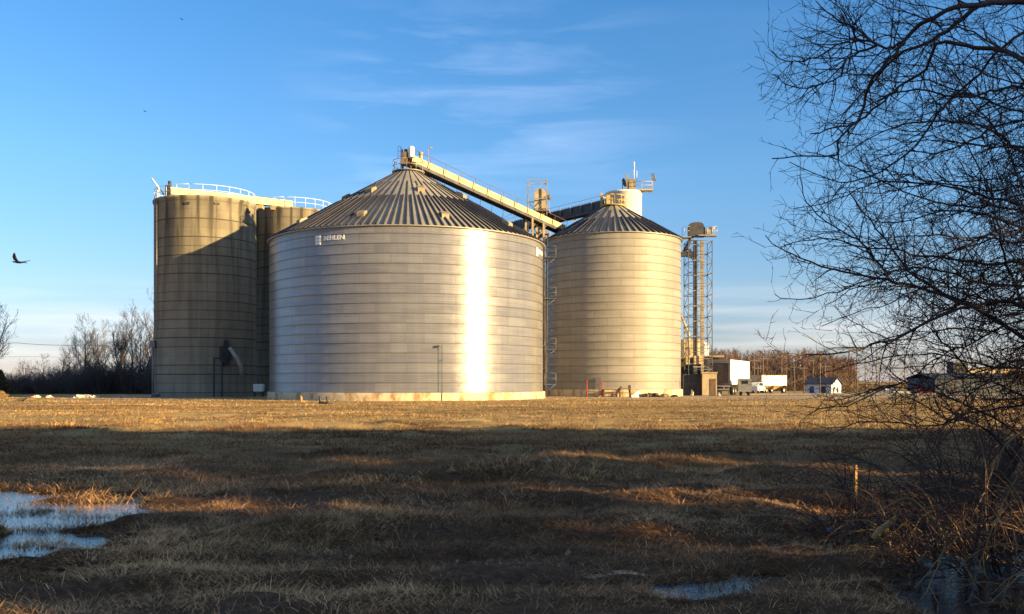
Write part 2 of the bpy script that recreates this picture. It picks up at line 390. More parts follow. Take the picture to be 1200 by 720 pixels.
xs_p = np.concatenate([np.arange(0, 9, 0.075), 9*np.exp(np.arange(0, 1, 0.018)*3.0/1.0*0.5), 9*math.exp(1.5)*np.exp(np.arange(0, 1, 0.04)*4.6)])
xs_p = np.unique(np.round(xs_p, 4)); xs_p = np.concatenate([xs_p, [5500]]); XS = np.unique(np.concatenate([-xs_p, xs_p]))
YS = np.concatenate([[-400, -150, -60, -25, -10, -3, 1, 3, 4.2], np.arange(5, 16, 0.075), np.arange(16, 30, 0.16), np.arange(30, 80, 0.8), np.arange(80, 200, 4), [230, 300, 450, 800, 1600, 3000, 5500]])
gx, gy = np.meshgrid(XS, YS)
GZ = gz(gx, gy)
nx, ny = len(XS), len(YS)
ii = (np.arange(ny-1)[:, None]*nx+np.arange(nx-1)[None, :]).ravel()
Q = np.stack([ii, ii+1, ii+1+nx, ii+nx], 1)
def ground_mat():
    m, t, b = pmat('field_soil', (.1, .07, .04), 0.95, 0, 0.15)
    tc = nd(t, 'ShaderNodeTexCoord'); s = nd(t, 'ShaderNodeSeparateXYZ'); t.links.new(tc.outputs['Object'], s.inputs[0])
    n = nd(t, 'ShaderNodeTexNoise', i_Scale=0.35, i_Detail=9.0, i_Roughness=0.62); 
    mp = nd(t, 'ShaderNodeMapping'); mp.inputs['Scale'].default_value = (0.5, 1.6, 1); t.links.new(tc.outputs['Object'], mp.inputs[0]); t.links.new(mp.outputs[0], n.inputs['Vector'])
    n2 = nd(t, 'ShaderNodeTexNoise', i_Scale=9.0, i_Detail=6.0, i_Roughness=0.7); t.links.new(tc.outputs['Object'], n2.inputs['Vector'])
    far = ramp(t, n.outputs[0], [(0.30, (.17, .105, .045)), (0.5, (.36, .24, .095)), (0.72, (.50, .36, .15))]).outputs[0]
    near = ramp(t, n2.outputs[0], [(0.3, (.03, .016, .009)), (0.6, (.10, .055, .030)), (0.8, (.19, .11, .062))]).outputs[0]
    f = ramp(t, mth(t, 'DIVIDE', s.outputs[1], 100.0), [(0.14, 0.0), (0.34, 1.0)]).outputs[0]  # near soil damp and dark, foreground shade also put into its tone
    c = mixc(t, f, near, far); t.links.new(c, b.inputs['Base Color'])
    bp = nd(t, 'ShaderNodeBump', i_Strength=0.6, i_Distance=0.05); t.links.new(n2.outputs[0], bp.inputs['Height']); t.links.new(bp.outputs[0], b.inputs['Normal'])
    return m
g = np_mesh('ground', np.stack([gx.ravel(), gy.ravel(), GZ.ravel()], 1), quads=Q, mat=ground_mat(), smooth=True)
g['kind'] = 'structure'
# standing water
def water_mat():
    m, t, b = pmat('puddle_water', (.010, .010, .012), 0.05, 0, 0.5); b.inputs['IOR'].default_value = 1.33
    tc = nd(t, 'ShaderNodeTexCoord'); mp = nd(t, 'ShaderNodeMapping'); mp.inputs['Scale'].default_value = (1, 2.4, 1); t.links.new(tc.outputs['Object'], mp.inputs[0])
    n = nd(t, 'ShaderNodeTexNoise', i_Scale=6.0, i_Detail=6.0, i_Roughness=0.5); t.links.new(mp.outputs[0], n.inputs['Vector'])
    bp = nd(t, 'ShaderNodeBump', i_Strength=0.22, i_Distance=0.03); t.links.new(n.outputs[0], bp.inputs['Height']); t.links.new(bp.outputs[0], b.inputs['Normal'])
    return m
WM = water_mat()
for P in (PUDDLES[0], np.concatenate([PUDDLES[1], PUDDLES[2]]), PUDDLES[3]):
    c = P.mean(0); b = MB(); n = 40; vs = []
    lo = P.min(0)-0.6; hi = P.max(0)+0.6
    b.add([(lo[0], lo[1], WZ), (hi[0], lo[1], WZ), (hi[0], hi[1], WZ), (lo[0], hi[1], WZ)], [(0, 1, 2, 3)])
    o = b.build('water', WM); o['kind'] = 'structure'
# gravel yard round the bins and the drive to the right
def yard_mat():
    m, t, b = pmat('yard_gravel', (.4, .33, .24), 0.95, 0, 0.15)
    tc = nd(t, 'ShaderNodeTexCoord')
    n = nd(t, 'ShaderNodeTexNoise', i_Scale=0.5, i_Detail=10.0, i_Roughness=0.7); t.links.new(tc.outputs['Object'], n.inputs['Vector'])
    r = ramp(t, n.outputs[0], [(0.3, (.22, .155, .09)), (0.55, (.40, .31, .20)), (0.75, (.52, .43, .31))]); t.links.new(r.outputs[0], b.inputs['Base Color']); return m
def sheet(name, poly, z, mat):
    # follows the terrain, subdivided in Y
    b = MB(); x0, x1, y0, y1, wob = poly
    ys = np.linspace(y0, y1, 60); xs = np.linspace(x0, x1, 90); V = []; 
    for j, y in enumerate(ys):
        for i, x in enumerate(xs):
            yy = y
            if j == 0: yy = y0+(float(fbm(np.array([x]), np.array([3.]), 7, 4)[0])-0.5)*wob
            V.append((x, yy, 0))
    V = np.array(V); V[:, 2] = gz(V[:, 0], V[:, 1])+z
    k = (np.arange(59)[:, None]*90+np.arange(89)[None, :]).ravel()
    o = np_mesh(name, V, quads=np.stack([k, k+1, k+91, k+90], 1), mat=mat, smooth=True); o['kind'] = 'structure'; return o
sheet('gravel_yard', (-42, 60, 82, 123, 3.0), 0.012, yard_mat())
am = worn('drive_asphalt', (.075, .07, .065), (.12, .115, .11), 0.9, 0, 0.6)
sheet('road', (18, 75, 101, 104.2, 0.6), 0.03, am)

# ------------------------------------------------------------------ grass (one mass)
def blades(n, ymin, ymax, xm, hl, hw, lay, seed, xfun=None, tint=None, xr=None, force=False):
    r = np.random.default_rng(seed)
    u = r.random(n)
    Y = np.sqrt(ymin**2+u*(ymax**2-ymin**2)) if xr is None else ymin+u*(ymax-ymin)
    X = (r.random(n)*2-1)*(xm*Y+1.5) if xr is None else xr[0]+r.random(n)*(xr[1]-xr[0])
    d = pud(X, Y)+pnoise(X, Y)
    dens = fbm(X, Y, 0.9, 40, 2)*0.7+fbm(X, Y, 3.0, 44, 2)*0.5
    keep = (r.random(n) < np.clip(dens*2.4-0.75, 0.08, 1)) & ((gz(X, Y) > WZ-0.004) | (r.random(n) < 0.16))
    if force: keep = (((X-X.mean())/(np.ptp(X)*.5+1e-6))**2+((Y-Y.mean())/(np.ptp(Y)*.5+1e-6))**2) < 1
    X = X[keep]; Y = Y[keep]; n = len(X); d = d[keep]
    Z = gz(X, Y)
    tall = fbm(X, Y, 1.3, 60, 2)
    ln = hl*(0.45+0.9*r.random(n))*(0.55+0.95*tall)
    ang = 2*PI*fbm(X, Y, 0.7, 71, 2)*3+r.normal(0, 1.1, n)
    tilt = np.clip(lay+r.normal(0, 0.28, n), 0.1, 1.5)
    dx = np.cos(ang); dy = np.sin(ang)
    w = hw*(0.6+0.8*r.random(n))
    sa = r.random(n)*PI; px = np.cos(sa)*w; py = np.sin(sa)*w
    def pt(f, til): return X+dx*ln*f*np.sin(til), Y+dy*ln*f*np.sin(til), Z-0.02+ln*f*np.cos(til)
    x1, y1, z1 = pt(0.5, tilt*0.75); x2 = x1+dx*ln*0.5*np.sin(np.minimum(tilt*1.35, 1.75)); y2 = y1+dy*ln*0.5*np.sin(np.minimum(tilt*1.35, 1.75)); z2 = z1+ln*0.5*np.cos(np.minimum(tilt*1.35, 1.75))
    z2 = np.maximum(z2, Z+0.005)
    V = np.stack([np.stack([X-px, Y-py, Z-0.02], 1), np.stack([X+px, Y+py, Z-0.02], 1), np.stack([x1+px*.8, y1+py*.8, z1], 1), np.stack([x1-px*.8, y1-py*.8, z1], 1), np.stack([x2, y2, z2], 1)], 1)
    c = tint(X, Y, r, n, d); c = np.repeat(c[:, None, :], 5, 1)
    return V.reshape(-1, 3), c.reshape(-1, 3), n
def lerp(a, b, t): return np.array(a)[None, :]*(1-t[:, None])+np.array(b)[None, :]*t[:, None]
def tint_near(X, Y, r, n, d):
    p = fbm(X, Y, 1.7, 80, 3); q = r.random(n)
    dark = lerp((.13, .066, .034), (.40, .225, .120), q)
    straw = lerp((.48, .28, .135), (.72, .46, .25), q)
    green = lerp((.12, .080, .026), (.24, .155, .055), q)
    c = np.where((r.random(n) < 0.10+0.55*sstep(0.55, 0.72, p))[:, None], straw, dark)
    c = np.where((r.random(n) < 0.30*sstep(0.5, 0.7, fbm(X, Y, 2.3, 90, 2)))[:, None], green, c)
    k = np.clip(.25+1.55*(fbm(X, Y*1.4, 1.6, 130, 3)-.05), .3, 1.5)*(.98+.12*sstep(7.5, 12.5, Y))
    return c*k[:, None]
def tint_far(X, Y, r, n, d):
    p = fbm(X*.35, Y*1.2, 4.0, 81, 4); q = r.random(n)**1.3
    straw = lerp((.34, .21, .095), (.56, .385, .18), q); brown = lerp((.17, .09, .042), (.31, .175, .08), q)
    sunlit_f = sstep(29, 35, Y)  # shaded side of the shadow edge put into the grass tint
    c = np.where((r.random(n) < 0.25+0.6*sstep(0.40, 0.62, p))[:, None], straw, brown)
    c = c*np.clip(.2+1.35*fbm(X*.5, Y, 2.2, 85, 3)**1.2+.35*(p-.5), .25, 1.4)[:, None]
    return c*(np.array([.95, .76, .80])[None, :]*(1-sunlit_f[:, None])+sunlit_f[:, None])
def tint_tuft(X, Y, r, n, d):
    return lerp((.52, .27, .12), (.76, .46, .22), r.random(n))
parts = [blades(360000, 5.5, 12, .66, .150, .0023, 1.32, 1, tint=tint_near),
         blades(380000, 11.5, 21, .66, .155, .0032, 1.30, 2, tint=tint_near),
         blades(190000, 20, 34, .66, .17, .0070, 1.15, 3, tint=tint_far),
         blades(230000, 33, 62, .68, .13, .012, 1.15, 4, tint=tint_far),
         blades(85000, 60, 92, .68, .14, .018, 1.05, 5, tint=tint_far)]
# taller straw tufts, sun patches partly put into their paler tint
for k, (x, y, sp) in enumerate([(35, 575, .45), (75, 568, .5), (110, 572, .6), (20, 590, .3), (145, 572, .35), (20, 700, .35), (52, 690, .30), (8, 640, .25), (395, 574, .4), (420, 570, .5), (455, 568, .6), (480, 572, .3),
                          (560, 562, .6), (600, 556, .8), (650, 560, .8), (700, 562, .7), (830, 556, .7), (880, 556, .7), (330, 576, .5), (190, 582, .5), (240, 575, .5), (470, 486, .8), (640, 500, .8)]):
    Y0 = CAMZ*F/(y-HZ); X0 = (x-600)/F*Y0
    parts.append(blades(int(300*sp), Y0-sp*.8, Y0+sp*.8, 0, .20, .0026+Y0*0.00014, 1.05, 100+k, tint=tint_tuft, xr=(X0-sp, X0+sp)))
for k, (x, y, sx_, sy_) in enumerate([(58, 600, .5, .22), (100, 606, .45, .2), (22, 624, .4, .2), (70, 622, .5, .22), (40, 590, .3, .15), (118, 596, .3, .15), (12, 604, .28, .14), (80, 590, .4, .15), (44, 640, .35, .18), (-6, 640, .4, .2),
                               (850, 690, .25, .12), (878, 682, .2, .1), (1150, 676, .3, .15), (1185, 660, .3, .15)]):
    Y0 = (CAMZ-WZ)*F/(y-HZ); X0 = (x-600)/F*Y0
    parts.append(blades(int(2600*sx_*sy_*4), Y0-sy_, Y0+sy_, 0, .17, .0030, 1.15, 300+k, tint=tint_near, xr=(X0-sx_, X0+sx_), force=True))
off = 0; Vs = []; Cs = []; Qs = []; Ts = []
for V, c, n in parts:
    k = off+np.arange(n)*5
    Qs.append(np.stack([k, k+1, k+2, k+3], 1)); Ts.append(np.stack([k+3, k+2, k+4], 1)); Vs.append(V); Cs.append(c); off += n*5
gr = np_mesh('grass', np.concatenate(Vs), np.concatenate(Qs), np.concatenate(Ts), M['grass'], col=np.concatenate(Cs))
gr['kind'] = 'stuff'; gr['label'] = 'matted dead brown and straw coloured grass covering the wet field'

# ------------------------------------------------------------------ grain bins
def polar(r, a, z=0.0):          # azimuth a in degrees from -Y towards +X
    return Vector((r*math.sin(R_(a)), -r*math.cos(R_(a)), z))
def bin_wall(root, R, z0, z1, rings, npan, mat):
    n = 256; V = []; Q = []; U = []; sm = []
    dz = (z1-z0)/rings
    for k in range(rings):
        zb = z0+k*dz; zt = zb+dz
        o = len(V)
        prof = [(R+0.040, zb), (R+0.040, zb+0.05), (R+0.004, zb+0.09), (R, zt)]
        for r, z in prof:
            for i in range(n):
                a = 2*PI*i/n; V.append((r*math.sin(a), -r*math.cos(a), z))
        for j in range(3):
            for i in range(n):
                i2 = (i+1) % n
                Q.append((o+j*n+i, o+j*n+i2, o+(j+1)*n+i2, o+(j+1)*n+i)); sm.append(True)
                ua = npan*i/n; ub = npan*(i+1)/n
                va = k+(prof[j][1]-zb)/dz; vb = k+(prof[j+1][1]-zb)/dz
                va = min(max(va, k+1e-4), k+1-1e-4); vb = min(vb, k+1-1e-4)
                U += [(ua, va), (ub, va), (ub, vb), (ua, vb)]
        # underside of the lap
        o2 = len(V)
        for r in (R, R+0.040):
            for i in range(n):
                a = 2*PI*i/n; V.append((r*math.sin(a), -r*math.cos(a), zb))
        for i in range(n):
            i2 = (i+1) % n; Q.append((o2+i, o2+i2, o2+n+i2, o2+n+i)); sm.append(False)
            U += [(npan*i/n, k+1e-4)]*4
    ob = np_mesh('wall', np.array(V), quads=np.array(Q), mat=mat, parent=root)
    ob.data.polygons.foreach_set('use_smooth', sm)
    uv = ob.data.uv_layers.new(name='UVMap'); uv.data.foreach_set('uv', np.array(U, dtype=np.float32).ravel())
    return ob
def bin_roof(root, R, z1, r0, zt, nrib, matp, matr, wr=0.15, hr=0.13):
    Re = R+0.22; slope = (zt-z1)/(R-r0); ze = z1-slope*0.22
    b = MB(); n = nrib*2
    b.lathe([(Re, ze), (r0, zt)], n, smooth=False); b.lathe([(Re-0.01, ze-0.07), (Re, ze)], n, smooth=True)
    b.lathe([(R-0.05, ze-0.069), (Re-0.01, ze-0.07)], n)
    b.lathe([(r0, zt), (r0, zt+0.12), (r0-.15, zt+0.16), (1e-3, zt+0.22)], 24)
    rf = b.build('roof', matp, root)
    q = MB()
    nl = Vector((0, 0, 1))
    for i in range(nrib*2):
        a = 360.0*i/(nrib*2)
        ri = r0 if i % 4 == 0 else (r0+(R-r0)*(0.22 if i % 4 == 2 else 0.50))
        p0 = polar(Re, a, ze); p1 = polar(ri, a, z1+slope*(R-ri))
        d = (p1-p0).normalized(); tgt = Vector((math.cos(R_(a)), math.sin(R_(a)), 0)); up = tgt.cross(d); up = up if up.z > 0 else -up
        f1 = max(0.3, min(1, ri/R*1.6)) 
        vs = []
        for p, f in ((p0, 1), (p1, f1)):
            for s, h in ((-.5, -0.01), (-.3, hr*f), (.3, hr*f), (.5, -0.01)):
                vs.append(p+tgt*wr*f*s+up*h)
        q.add(vs, [(0, 1, 5, 4), (1, 2, 6, 5), (2, 3, 7, 6), (0, 3, 2, 1), (4, 5, 6, 7)])
    q.build('roof_ribs', matr, rf)
    return rf, slope
def ladder(b, p0, p1, side, w=0.45, rung=0.35, r=0.025):
    p0 = Vector(p0); p1 = Vector(p1); side = Vector(side)
    b.tube([p0-side*w/2, p1-side*w/2], r, 5); b.tube([p0+side*w/2, p1+side*w/2], r, 5)
    n = int((p1-p0).length/rung)
    for i in range(1, n):
        c = p0.lerp(p1, i/n); b.tube([c-side*w/2, c+side*w/2], r*.8, 4)
def rail_ring(b, R, z, h, a0, a1, nseg, r=0.03, posts=None, mid=True):
    pts = [polar(R, a0+(a1-a0)*i/nseg, z+h) for i in range(nseg+1)]
    b.tube(pts, r, 5)
    if mid: b.tube([p-Vector((0, 0, h*0.5)) for p in pts], r*.8, 5)
    posts = posts or nseg
    for i in range(posts+1):
        p = polar(R, a0+(a1-a0)*i/posts, z); b.tube([p, p+Vector((0, 0, h))], r, 5)
def text_mesh(name, body, size, mat, parent, R, a_mid, zc, depth=0.02):
    cu = bpy.data.curves.new(name, 'FONT'); cu.body = body; cu.size = size; cu.align_x = 'CENTER'; cu.align_y = 'CENTER'; cu.extrude = depth; cu.offset = size*0.03
    o = bpy.data.objects.new(name, cu); COL.objects.link(o)
    bpy.context.view_layer.update()
    me = bpy.data.meshes.new_from_object(o.evaluated_get(bpy.context.evaluated_depsgraph_get()))
    bpy.data.objects.remove(o)
    for v in me.vertices:
        x, y, z = v.co
        p = polar(R+0.03+z, a_mid+math.degrees(x*1.12/R), zc+y); v.co = p
    me.materials.clear(); me.materials.append(mat); me.name = name
    o = bpy.data.objects.new(name, me); COL.objects.link(o); o.parent = parent; return o
def vent(root, R, slope, z1, rv, a, matp):
    b = MB(); zc = z1+slope*(R-rv)
    rd = polar(1, a); tg = Vector((math.cos(R_(a)), math.sin(R_(a)), 0))
    def P(r, t, z): return polar(1, a)*(r)+tg*t+Vector((0, 0, z))
    # hooded box: mouth faces down the slope
    zb = lambda r: z1+slope*(R-r)
    pr = [(rv+.42, zb(rv+.42)-.05), (rv+.42, zb(rv+.42)+.34), (rv+.30, zb(rv+.42)+.48), (rv-.25, zb(rv-.25)+.30), (rv-.45, zb(rv-.45)-.05)]
    vs = [P(r, -.32, z) for r, z in pr]+[P(r, .32, z) for r, z in pr]; n = 5
    b.add(vs, [tuple(range(n)), tuple(range(2*n-1, n-1, -1))]+[(i, i+n, (i+1) % n+n, (i+1) % n) for i in range(n)])
    b.build('roof_vent', matp, root)
def conc_ring(root, R, z0, z1):
    b = MB(); b.lathe([(R+.22, z0), (R+.22, z1-.04), (R+.18, z1), (R-.3, z1+.004)], 160)
    return b.build('foundation', M['foundation'], root)

BIG = Vector((-9.8, 88.7, 0)); RB = 12.7
big = thing('grain_bin', 'widest corrugated steel grain bin with a blinding sun streak and conical ribbed roof', 'grain bin', BIG, 0, 'steel grain bins')
conc_ring(big, RB, -0.3, 0.66)
bin_wall(big, RB, 0.66, 14.4, 17, 30, M['galv_big'])
bin_roof(big, RB, 14.4, 1.25, 21.25, 66, M['roof_steel'], M['rib_shade'], 0.165, 0.13)
sl_b = (21.25-14.4)/(RB-1.25)
for k in range(8): vent(big, RB, sl_b, 14.4, 5.8, 17+45*k, M['vent_tan'])
for k in range(10): vent(big, RB, sl_b, 14.4, 11.0, 22+36*k, M['vent_tan'])
SIGN = pmat('sign_white', (.80, .80, .78), .5)[0]
text_mesh('lettering', 'BEHLEN', 0.50, SIGN, big, RB, -22.2, 13.35)
text_mesh('lettering', 'BEHLEN', 0.50, SIGN, big, RB, 77.5, 13.35)
def emblem(a, zc, s=0.26):
    b = MB()
    for i in (-1, 1):
        for j in (-1, 0, 1):
            ac = a+math.degrees(i*s*.5/RB); p = polar(RB+.05, ac, zc+j*s*1.0)
            rot = Matrix.Rotation(R_(ac), 3, 'Z'); b.box(p, (s*.9, .05, s*.86), rot)
    b.build('emblem', SIGN, big)
emblem(-29.3, 13.25); emblem(71.0, 13.25)
# caged side ladder with rest platforms
lb = MB(); aL = 91
o_ = polar(RB+.45, aL); sd = Vector((math.cos(R_(aL)), math.sin(R_(aL)), 0))
ladder(lb, o_+Vector((0, 0, .4)), o_+Vector((0, 0, 15.2)), sd)
for k in range(16):
    z = 2.4+k*.8
    lb.tube([o_+sd*.23+Vector((0, 0, z)), polar(RB+.85, aL+1, z), polar(RB+.98, aL, z), polar(RB+.85, aL-1, z), o_-sd*.23+Vector((0, 0, z))], .015, 4)
M['mast_steel'] = worn('blue_grey_steel', (.07, .08, .11), (.13, .14, .18), .6, .3, 2.0)
lb.build('ladder', M['mast_steel'], big)
for z in (1.3, 4.6, 9.4, 13.3):
    b = MB(); rot = Matrix.Rotation(R_(aL), 3, 'Z')
    b.box(polar(RB+.7, aL, z), (1.1, 1.2, .06), rot)
    for s in (-.5, .5):
        for rr in (.2, 1.25): b.tube([polar(RB+rr, aL, z)+sd*s, polar(RB+rr, aL, z+1.05)+sd*s], .025, 5)
    for zz in (.55, 1.05): b.tube([polar(RB+.2, aL, z+zz)+sd*-.5, polar(RB+1.25, aL, z+zz)+sd*-.5, polar(RB+1.25, aL, z+zz)+sd*.5, polar(RB+.2, aL, z+zz)+sd*.5], .022, 5)
    b.tube([polar(RB+.02, aL, z-.9), polar(RB+1.2, aL, z-.03)], .03, 5)
    b.build('ladder_platform', M['mast_steel'], big)
# railed platform round the peak
b = MB(); rail_ring(b, 1.45, 21.35, 1.05, 0, 360, 10, .03); b.lathe([(1.1, 21.36), (1.55, 21.36), (1.55, 21.30), (1.1, 21.30)], 20)
b.build('peak_railing', M['steel'], big)
b = MB(); b.box((-.55, 0, 21.3+1.1), (.12, .12, 2.2)); b.box((.3, -.4, 22.2), (.14, .14, 1.8)); b.box((.3, .5, 22.2), (.14, .14, 1.8)); b.box((-.55, .5, 22.2), (.12, .12, 1.8))
b.build('peak_frame', M['rust'], big)

SM = Vector((11.1, 103, 0)); RS = 7.3
sm_ = thing('grain_bin', 'narrower tan steel grain bin right of the widest one, yellow railing at its peak', 'grain bin', SM, 0, 'steel grain bins')
conc_ring(sm_, RS, -0.3, 0.75)
bin_wall(sm_, RS, 0.75, 17.0, 20, 17, M['galv_small'])
bin_roof(sm_, RS, 17.0, 1.0, 20.75, 32, M['roof_steel'], M['rib_shade'], 0.24, 0.16)
b = MB(); rail_ring(b, 1.25, 20.8, 1.1, 0, 360, 10, .06); b.lathe([(.95, 20.84), (1.4, 20.84), (1.4, 20.74), (.95, 20.74)], 20)
b.box((-1.3, -.3, 21.4), (.25, .25, 1.6)); b.box((-.6, -.9, 21.3), (.5, .4, 1.1))
b.build('peak_railing', M['yellow_paint'], sm_)
b = MB()
for k, (a, z) in enumerate([(16, 17.0)]): pass
b.lathe([(.55, 0), (.55, .9), (.35, 1.15), (1e-3, 1.2)], 16, (6.9, 2.4)); 
for i in range(len(b.v)): b.v[i] = (b.v[i][0], b.v[i][1], b.v[i][2]+16.9)
b.build('eave_vent', M['cream_steel'], sm_)
b = MB(); rot = Matrix.Rotation(R_(-18), 3, 'Z'); b.box(polar(RS+.07, -18, 1.38), (.62, .08, 1.2), rot); b.build('access_door', M['grey_paint'], sm_)

# ------------------------------------------------------------------ concrete silos
def silo(label, C, R, H, gear):
    s = thing('concrete_silo', label, 'silo', C, 0, 'concrete silos')
    b = MB(); b.lathe([(R, -.3), (R, H-.28), (R+.12, H-.22), (R+.12, H), (R-.1, H+.004)], 128)
    b.build('wall', M['concrete'], s)
    b = MB(); b.lathe([(R+.02, H+.002), (R*.5, H+.35), (1e-3, H+.5)], 64); b.build('roof', M['tan_block'], s)
    b = MB(); rail_ring(b, R-.05, H, 1.1, 0, 360, 48, .026, 24); b.build('railing', M['white_paint'], s)
    return s
S1 = Vector((-32.3, 99, 0)); R1 = 5.13; H1 = 20.25
s1 = silo('nearer concrete silo, leftmost, with a slanted shadow across its sunlit top', S1, R1, H1, True)
S2 = Vector((-25.2, 108.3, 0)); R2 = 4.5; H2 = 20.9
s2 = silo('concrete silo half hidden behind the leftmost silo and the widest steel bin', S2, R2, H2, False)
# details of the near silo; its camera side is azimuth 18
for a, z in ((-20, 19.4), (12, 19.5), (55, 19.2)):
    b = MB(); b.box(polar(R1+.03, a+18, z), (.5, .16, .22), Matrix.Rotation(R_(a+18), 3, 'Z')); b.build('roof_scupper', M['dark_steel'], s1)
b = MB(); a = 18-72; o_ = polar(R1+.25, a); sdv = Vector((math.cos(R_(a)), math.sin(R_(a)), 0))
b.tube([o_+Vector((0, 0, 0.2)), o_+Vector((0, 0, 5.6))], .13, 8); b.box(o_+Vector((0, 0, 5.4)), (.5, .5, .7))
b.build('down_pipe', M['grey_paint'], s1)
b = MB(); a = 18-64; ladder(b, polar(R1+.22, a, 6), polar(R1+.22, a, H1+1), Vector((math.cos(R_(a)), math.sin(R_(a)), 0)), .45, .4, .025); b.build('ladder', M['steel'], s1)
# hopper with bent discharge chute
a = 18+22; b = MB(); rot = Matrix.Rotation(R_(a), 3, 'Z')
b.box(polar(R1+.4, a-2, 4.5), (.9, .8, 1.3), rot); b.prism([(-.45, 0), (.45, 0), (.2, -.7), (-.2, -.7)], -.3, .3)
for i in range(len(b.v)-8, len(b.v)):
    v = rot @ Vector(b.v[i]); b.v[i] = tuple(v+polar(R1+.4, a-2, 3.86))
b.box(polar(R1+.35, a-1, 5.5), (.35, .4, .5), rot)
b.build('hopper', M['dark_steel'], s1)
b = MB(); b.tube([polar(R1+.9, a, 5.0), polar(R1+1.1, a+6, 4.0), polar(R1+1.15, a+10.5, 3.1), polar(R1+1.15, a+11.5, 2.2)], [.2, .21, .21, .2], 10); b.build('chute', M['galv_small'] if False else M['steel'], s1)
b = MB()
for da in (-14, -6): b.bar(polar(R1+.55, a+da, 0), polar(R1+.55, a+da, 4.0), .14)
b.bar(polar(R1+.55, a-14, 3.9), polar(R1+.55, a+3, 3.9), .12); b.build('support_frame', M['dark_steel'], s1)

# enclosed conveyor along the two silo tops
def lp(C, v): return Vector(v)-C
ct = thing('roof_conveyor', 'cream enclosed conveyor lying across both concrete silo tops', 'conveyor', (S1.x, S1.y, H1))
O = Vector((S1.x, S1.y, H1)); 
pA = Vector((S1.x-2.7, S1.y-3.2, H1+.70)); pB = Vector((S2.x+.3, S2.y-2.6, H2+.55))
b = MB(); b.bar(pA-O, pB-O, .85, .7); b.bar(pA-O+Vector((0, 0, .38)), pB-O+Vector((0, 0, .38)), .6, .12)
b.build('housing', M['cream_steel'], ct)
for t in np.linspace(.03, .97, 9):
    b = MB(); p = pA.lerp(pB, t)-O; b.box(p-Vector((0, 0, .55)), (.5, .95, .5)); b.bar(p+Vector((-.3, -.45, -.7)), p+Vector((-.3, -.45, .5)), .07); b.build('bracket', M['cream_steel'], ct)
b = MB(); q = pA-O; b.box(q+Vector((-.05, -.2, .1)), (.4, .5, 1.0)); b.tube([q+Vector((.1, -.1, .5)), q+Vector((.1, -.1, 1.05))], .17, 10); b.build('drive_motor', M['dark_steel'], ct)
b = MB(); b.tube([q+Vector((-.55, 0, -.3)), q+Vector((-1.75, -.1, 1.35))], [.11, .09], 8); b.bar(q+Vector((-1.1, 0, -.7)), q+Vector((-1.15, 0, .4)), .07); b.build('boom', M['white_paint'], ct)

# ------------------------------------------------------------------ overhead conveyors
def conveyor(label, p0, p1, w, h, mat, walk=True, drop=0.9):
    root = thing('grain_conveyor', label, 'conveyor', tuple(p0), 0, 'overhead conveyors between the bins')
    q0 = Vector((0, 0, 0)); q1 = Vector(p1)-Vector(p0); d = (q1-q0).normalized(); ln = (q1-q0).length
    sd = d.cross(Vector((0, 0, 1))).normalized(); up = sd.cross(d).normalized()
    b = MB(); b.bar(q0, q1, w, h)
    n = int(ln/1.9)
    for i in range(n+1):
        c = q0+d*(ln*i/n); M3 = Matrix((sd, d, up)).transposed(); b.box(c, (w+.12, .08, h+.12), M3)
    # ridge cover
    b.bar(q0+up*(h/2+.05), q1+up*(h/2+.05), w*.6, .1)
    b.build('housing', mat, root)
    b = MB(); b.bar(q0-up*(h/2+.09), q1-up*(h/2+.09), w+.2, .14); 
    for s in (-1, 1): b.bar(q0-up*(h/2+.17)+sd*s*(w/2+.14), q1-up*(h/2+.17)+sd*s*(w/2+.14), .1, .30)
    b.build('underframe', M['dark_steel'], root)
    if walk:
        b = MB()
        for s in (-1, 1):
            b.tube([q0+up*(h/2+.45)+sd*s*(w/2+.25), q1+up*(h/2+.45)+sd*s*(w/2+.25)], .022, 4)
            for i in range(n+1):
                c = q0+d*(ln*i/n)+sd*s*(w/2+.25); b.tube([c-up*.5, c+up*(h/2+.45)], .03, 4)
        b.build('handrail', M['rust'] if mat == M['cream_steel'] else M['steel'], root)
    return root, q0, q1, d, sd, up, ln
P0 = Vector((BIG.x+.2, BIG.y-.2, 22.55)); P1 = at(659, 268, 103)
cv, q0, q1, d, sdc, up, ln = conveyor('cream inclined conveyor running from the widest bin peak down past the drive tower', P0, P1, .7, .62, M['cream_steel'])
# head machinery
b = MB(); b.cyl((.15, -.3), .30, .1, .95, 16); b.lathe([(.30, .95), (.22, 1.1), (1e-3, 1.15)], 16, (.15, -.3)); b.build('dust_filter', M['white_paint'], cv)
b = MB(); b.cyl((.95, .6), .16, .1, .55, 12); b.lathe([(.22, .55), (.22, .75), (1e-3, .85)], 12, (.95, .6)); b.build('vent_stack', M['cream_steel'], cv)
b = MB(); b.box((-.45, -.1, .1), (.5, .6, 1.0)); b.box((-.4, .1, .75), (.3, .35, .35)); b.box((-.1, -.1, -.5), (1.5, 1.2, .16)); b.box((-.65, -.3, -.3), (.25, .3, .5)); b.build('drive_head', M['rust'], cv)
b = MB(); b.tube([(1.65, .6, -.2), (1.65, .6, 1.15), (1.8, .6, 1.22)], .035, 5); b.box((1.92, .6, 1.2), (.24, .16, .10)); b.build('floodlight', M['cream_steel'], cv)
b = MB()
for x, y in ((-.85, -.4), (-.85, .2), (-1.1, -.4)): b.tube([(x, y, -1.2), (x, y, 1.1)], .025, 4)
for z in (.2, .65, 1.1): b.tube([(-1.1, -.4, z), (-.85, -.4, z), (-.85, .2, z)], .022, 4)
b.build('ladder_cage', M['dark_steel'], cv)
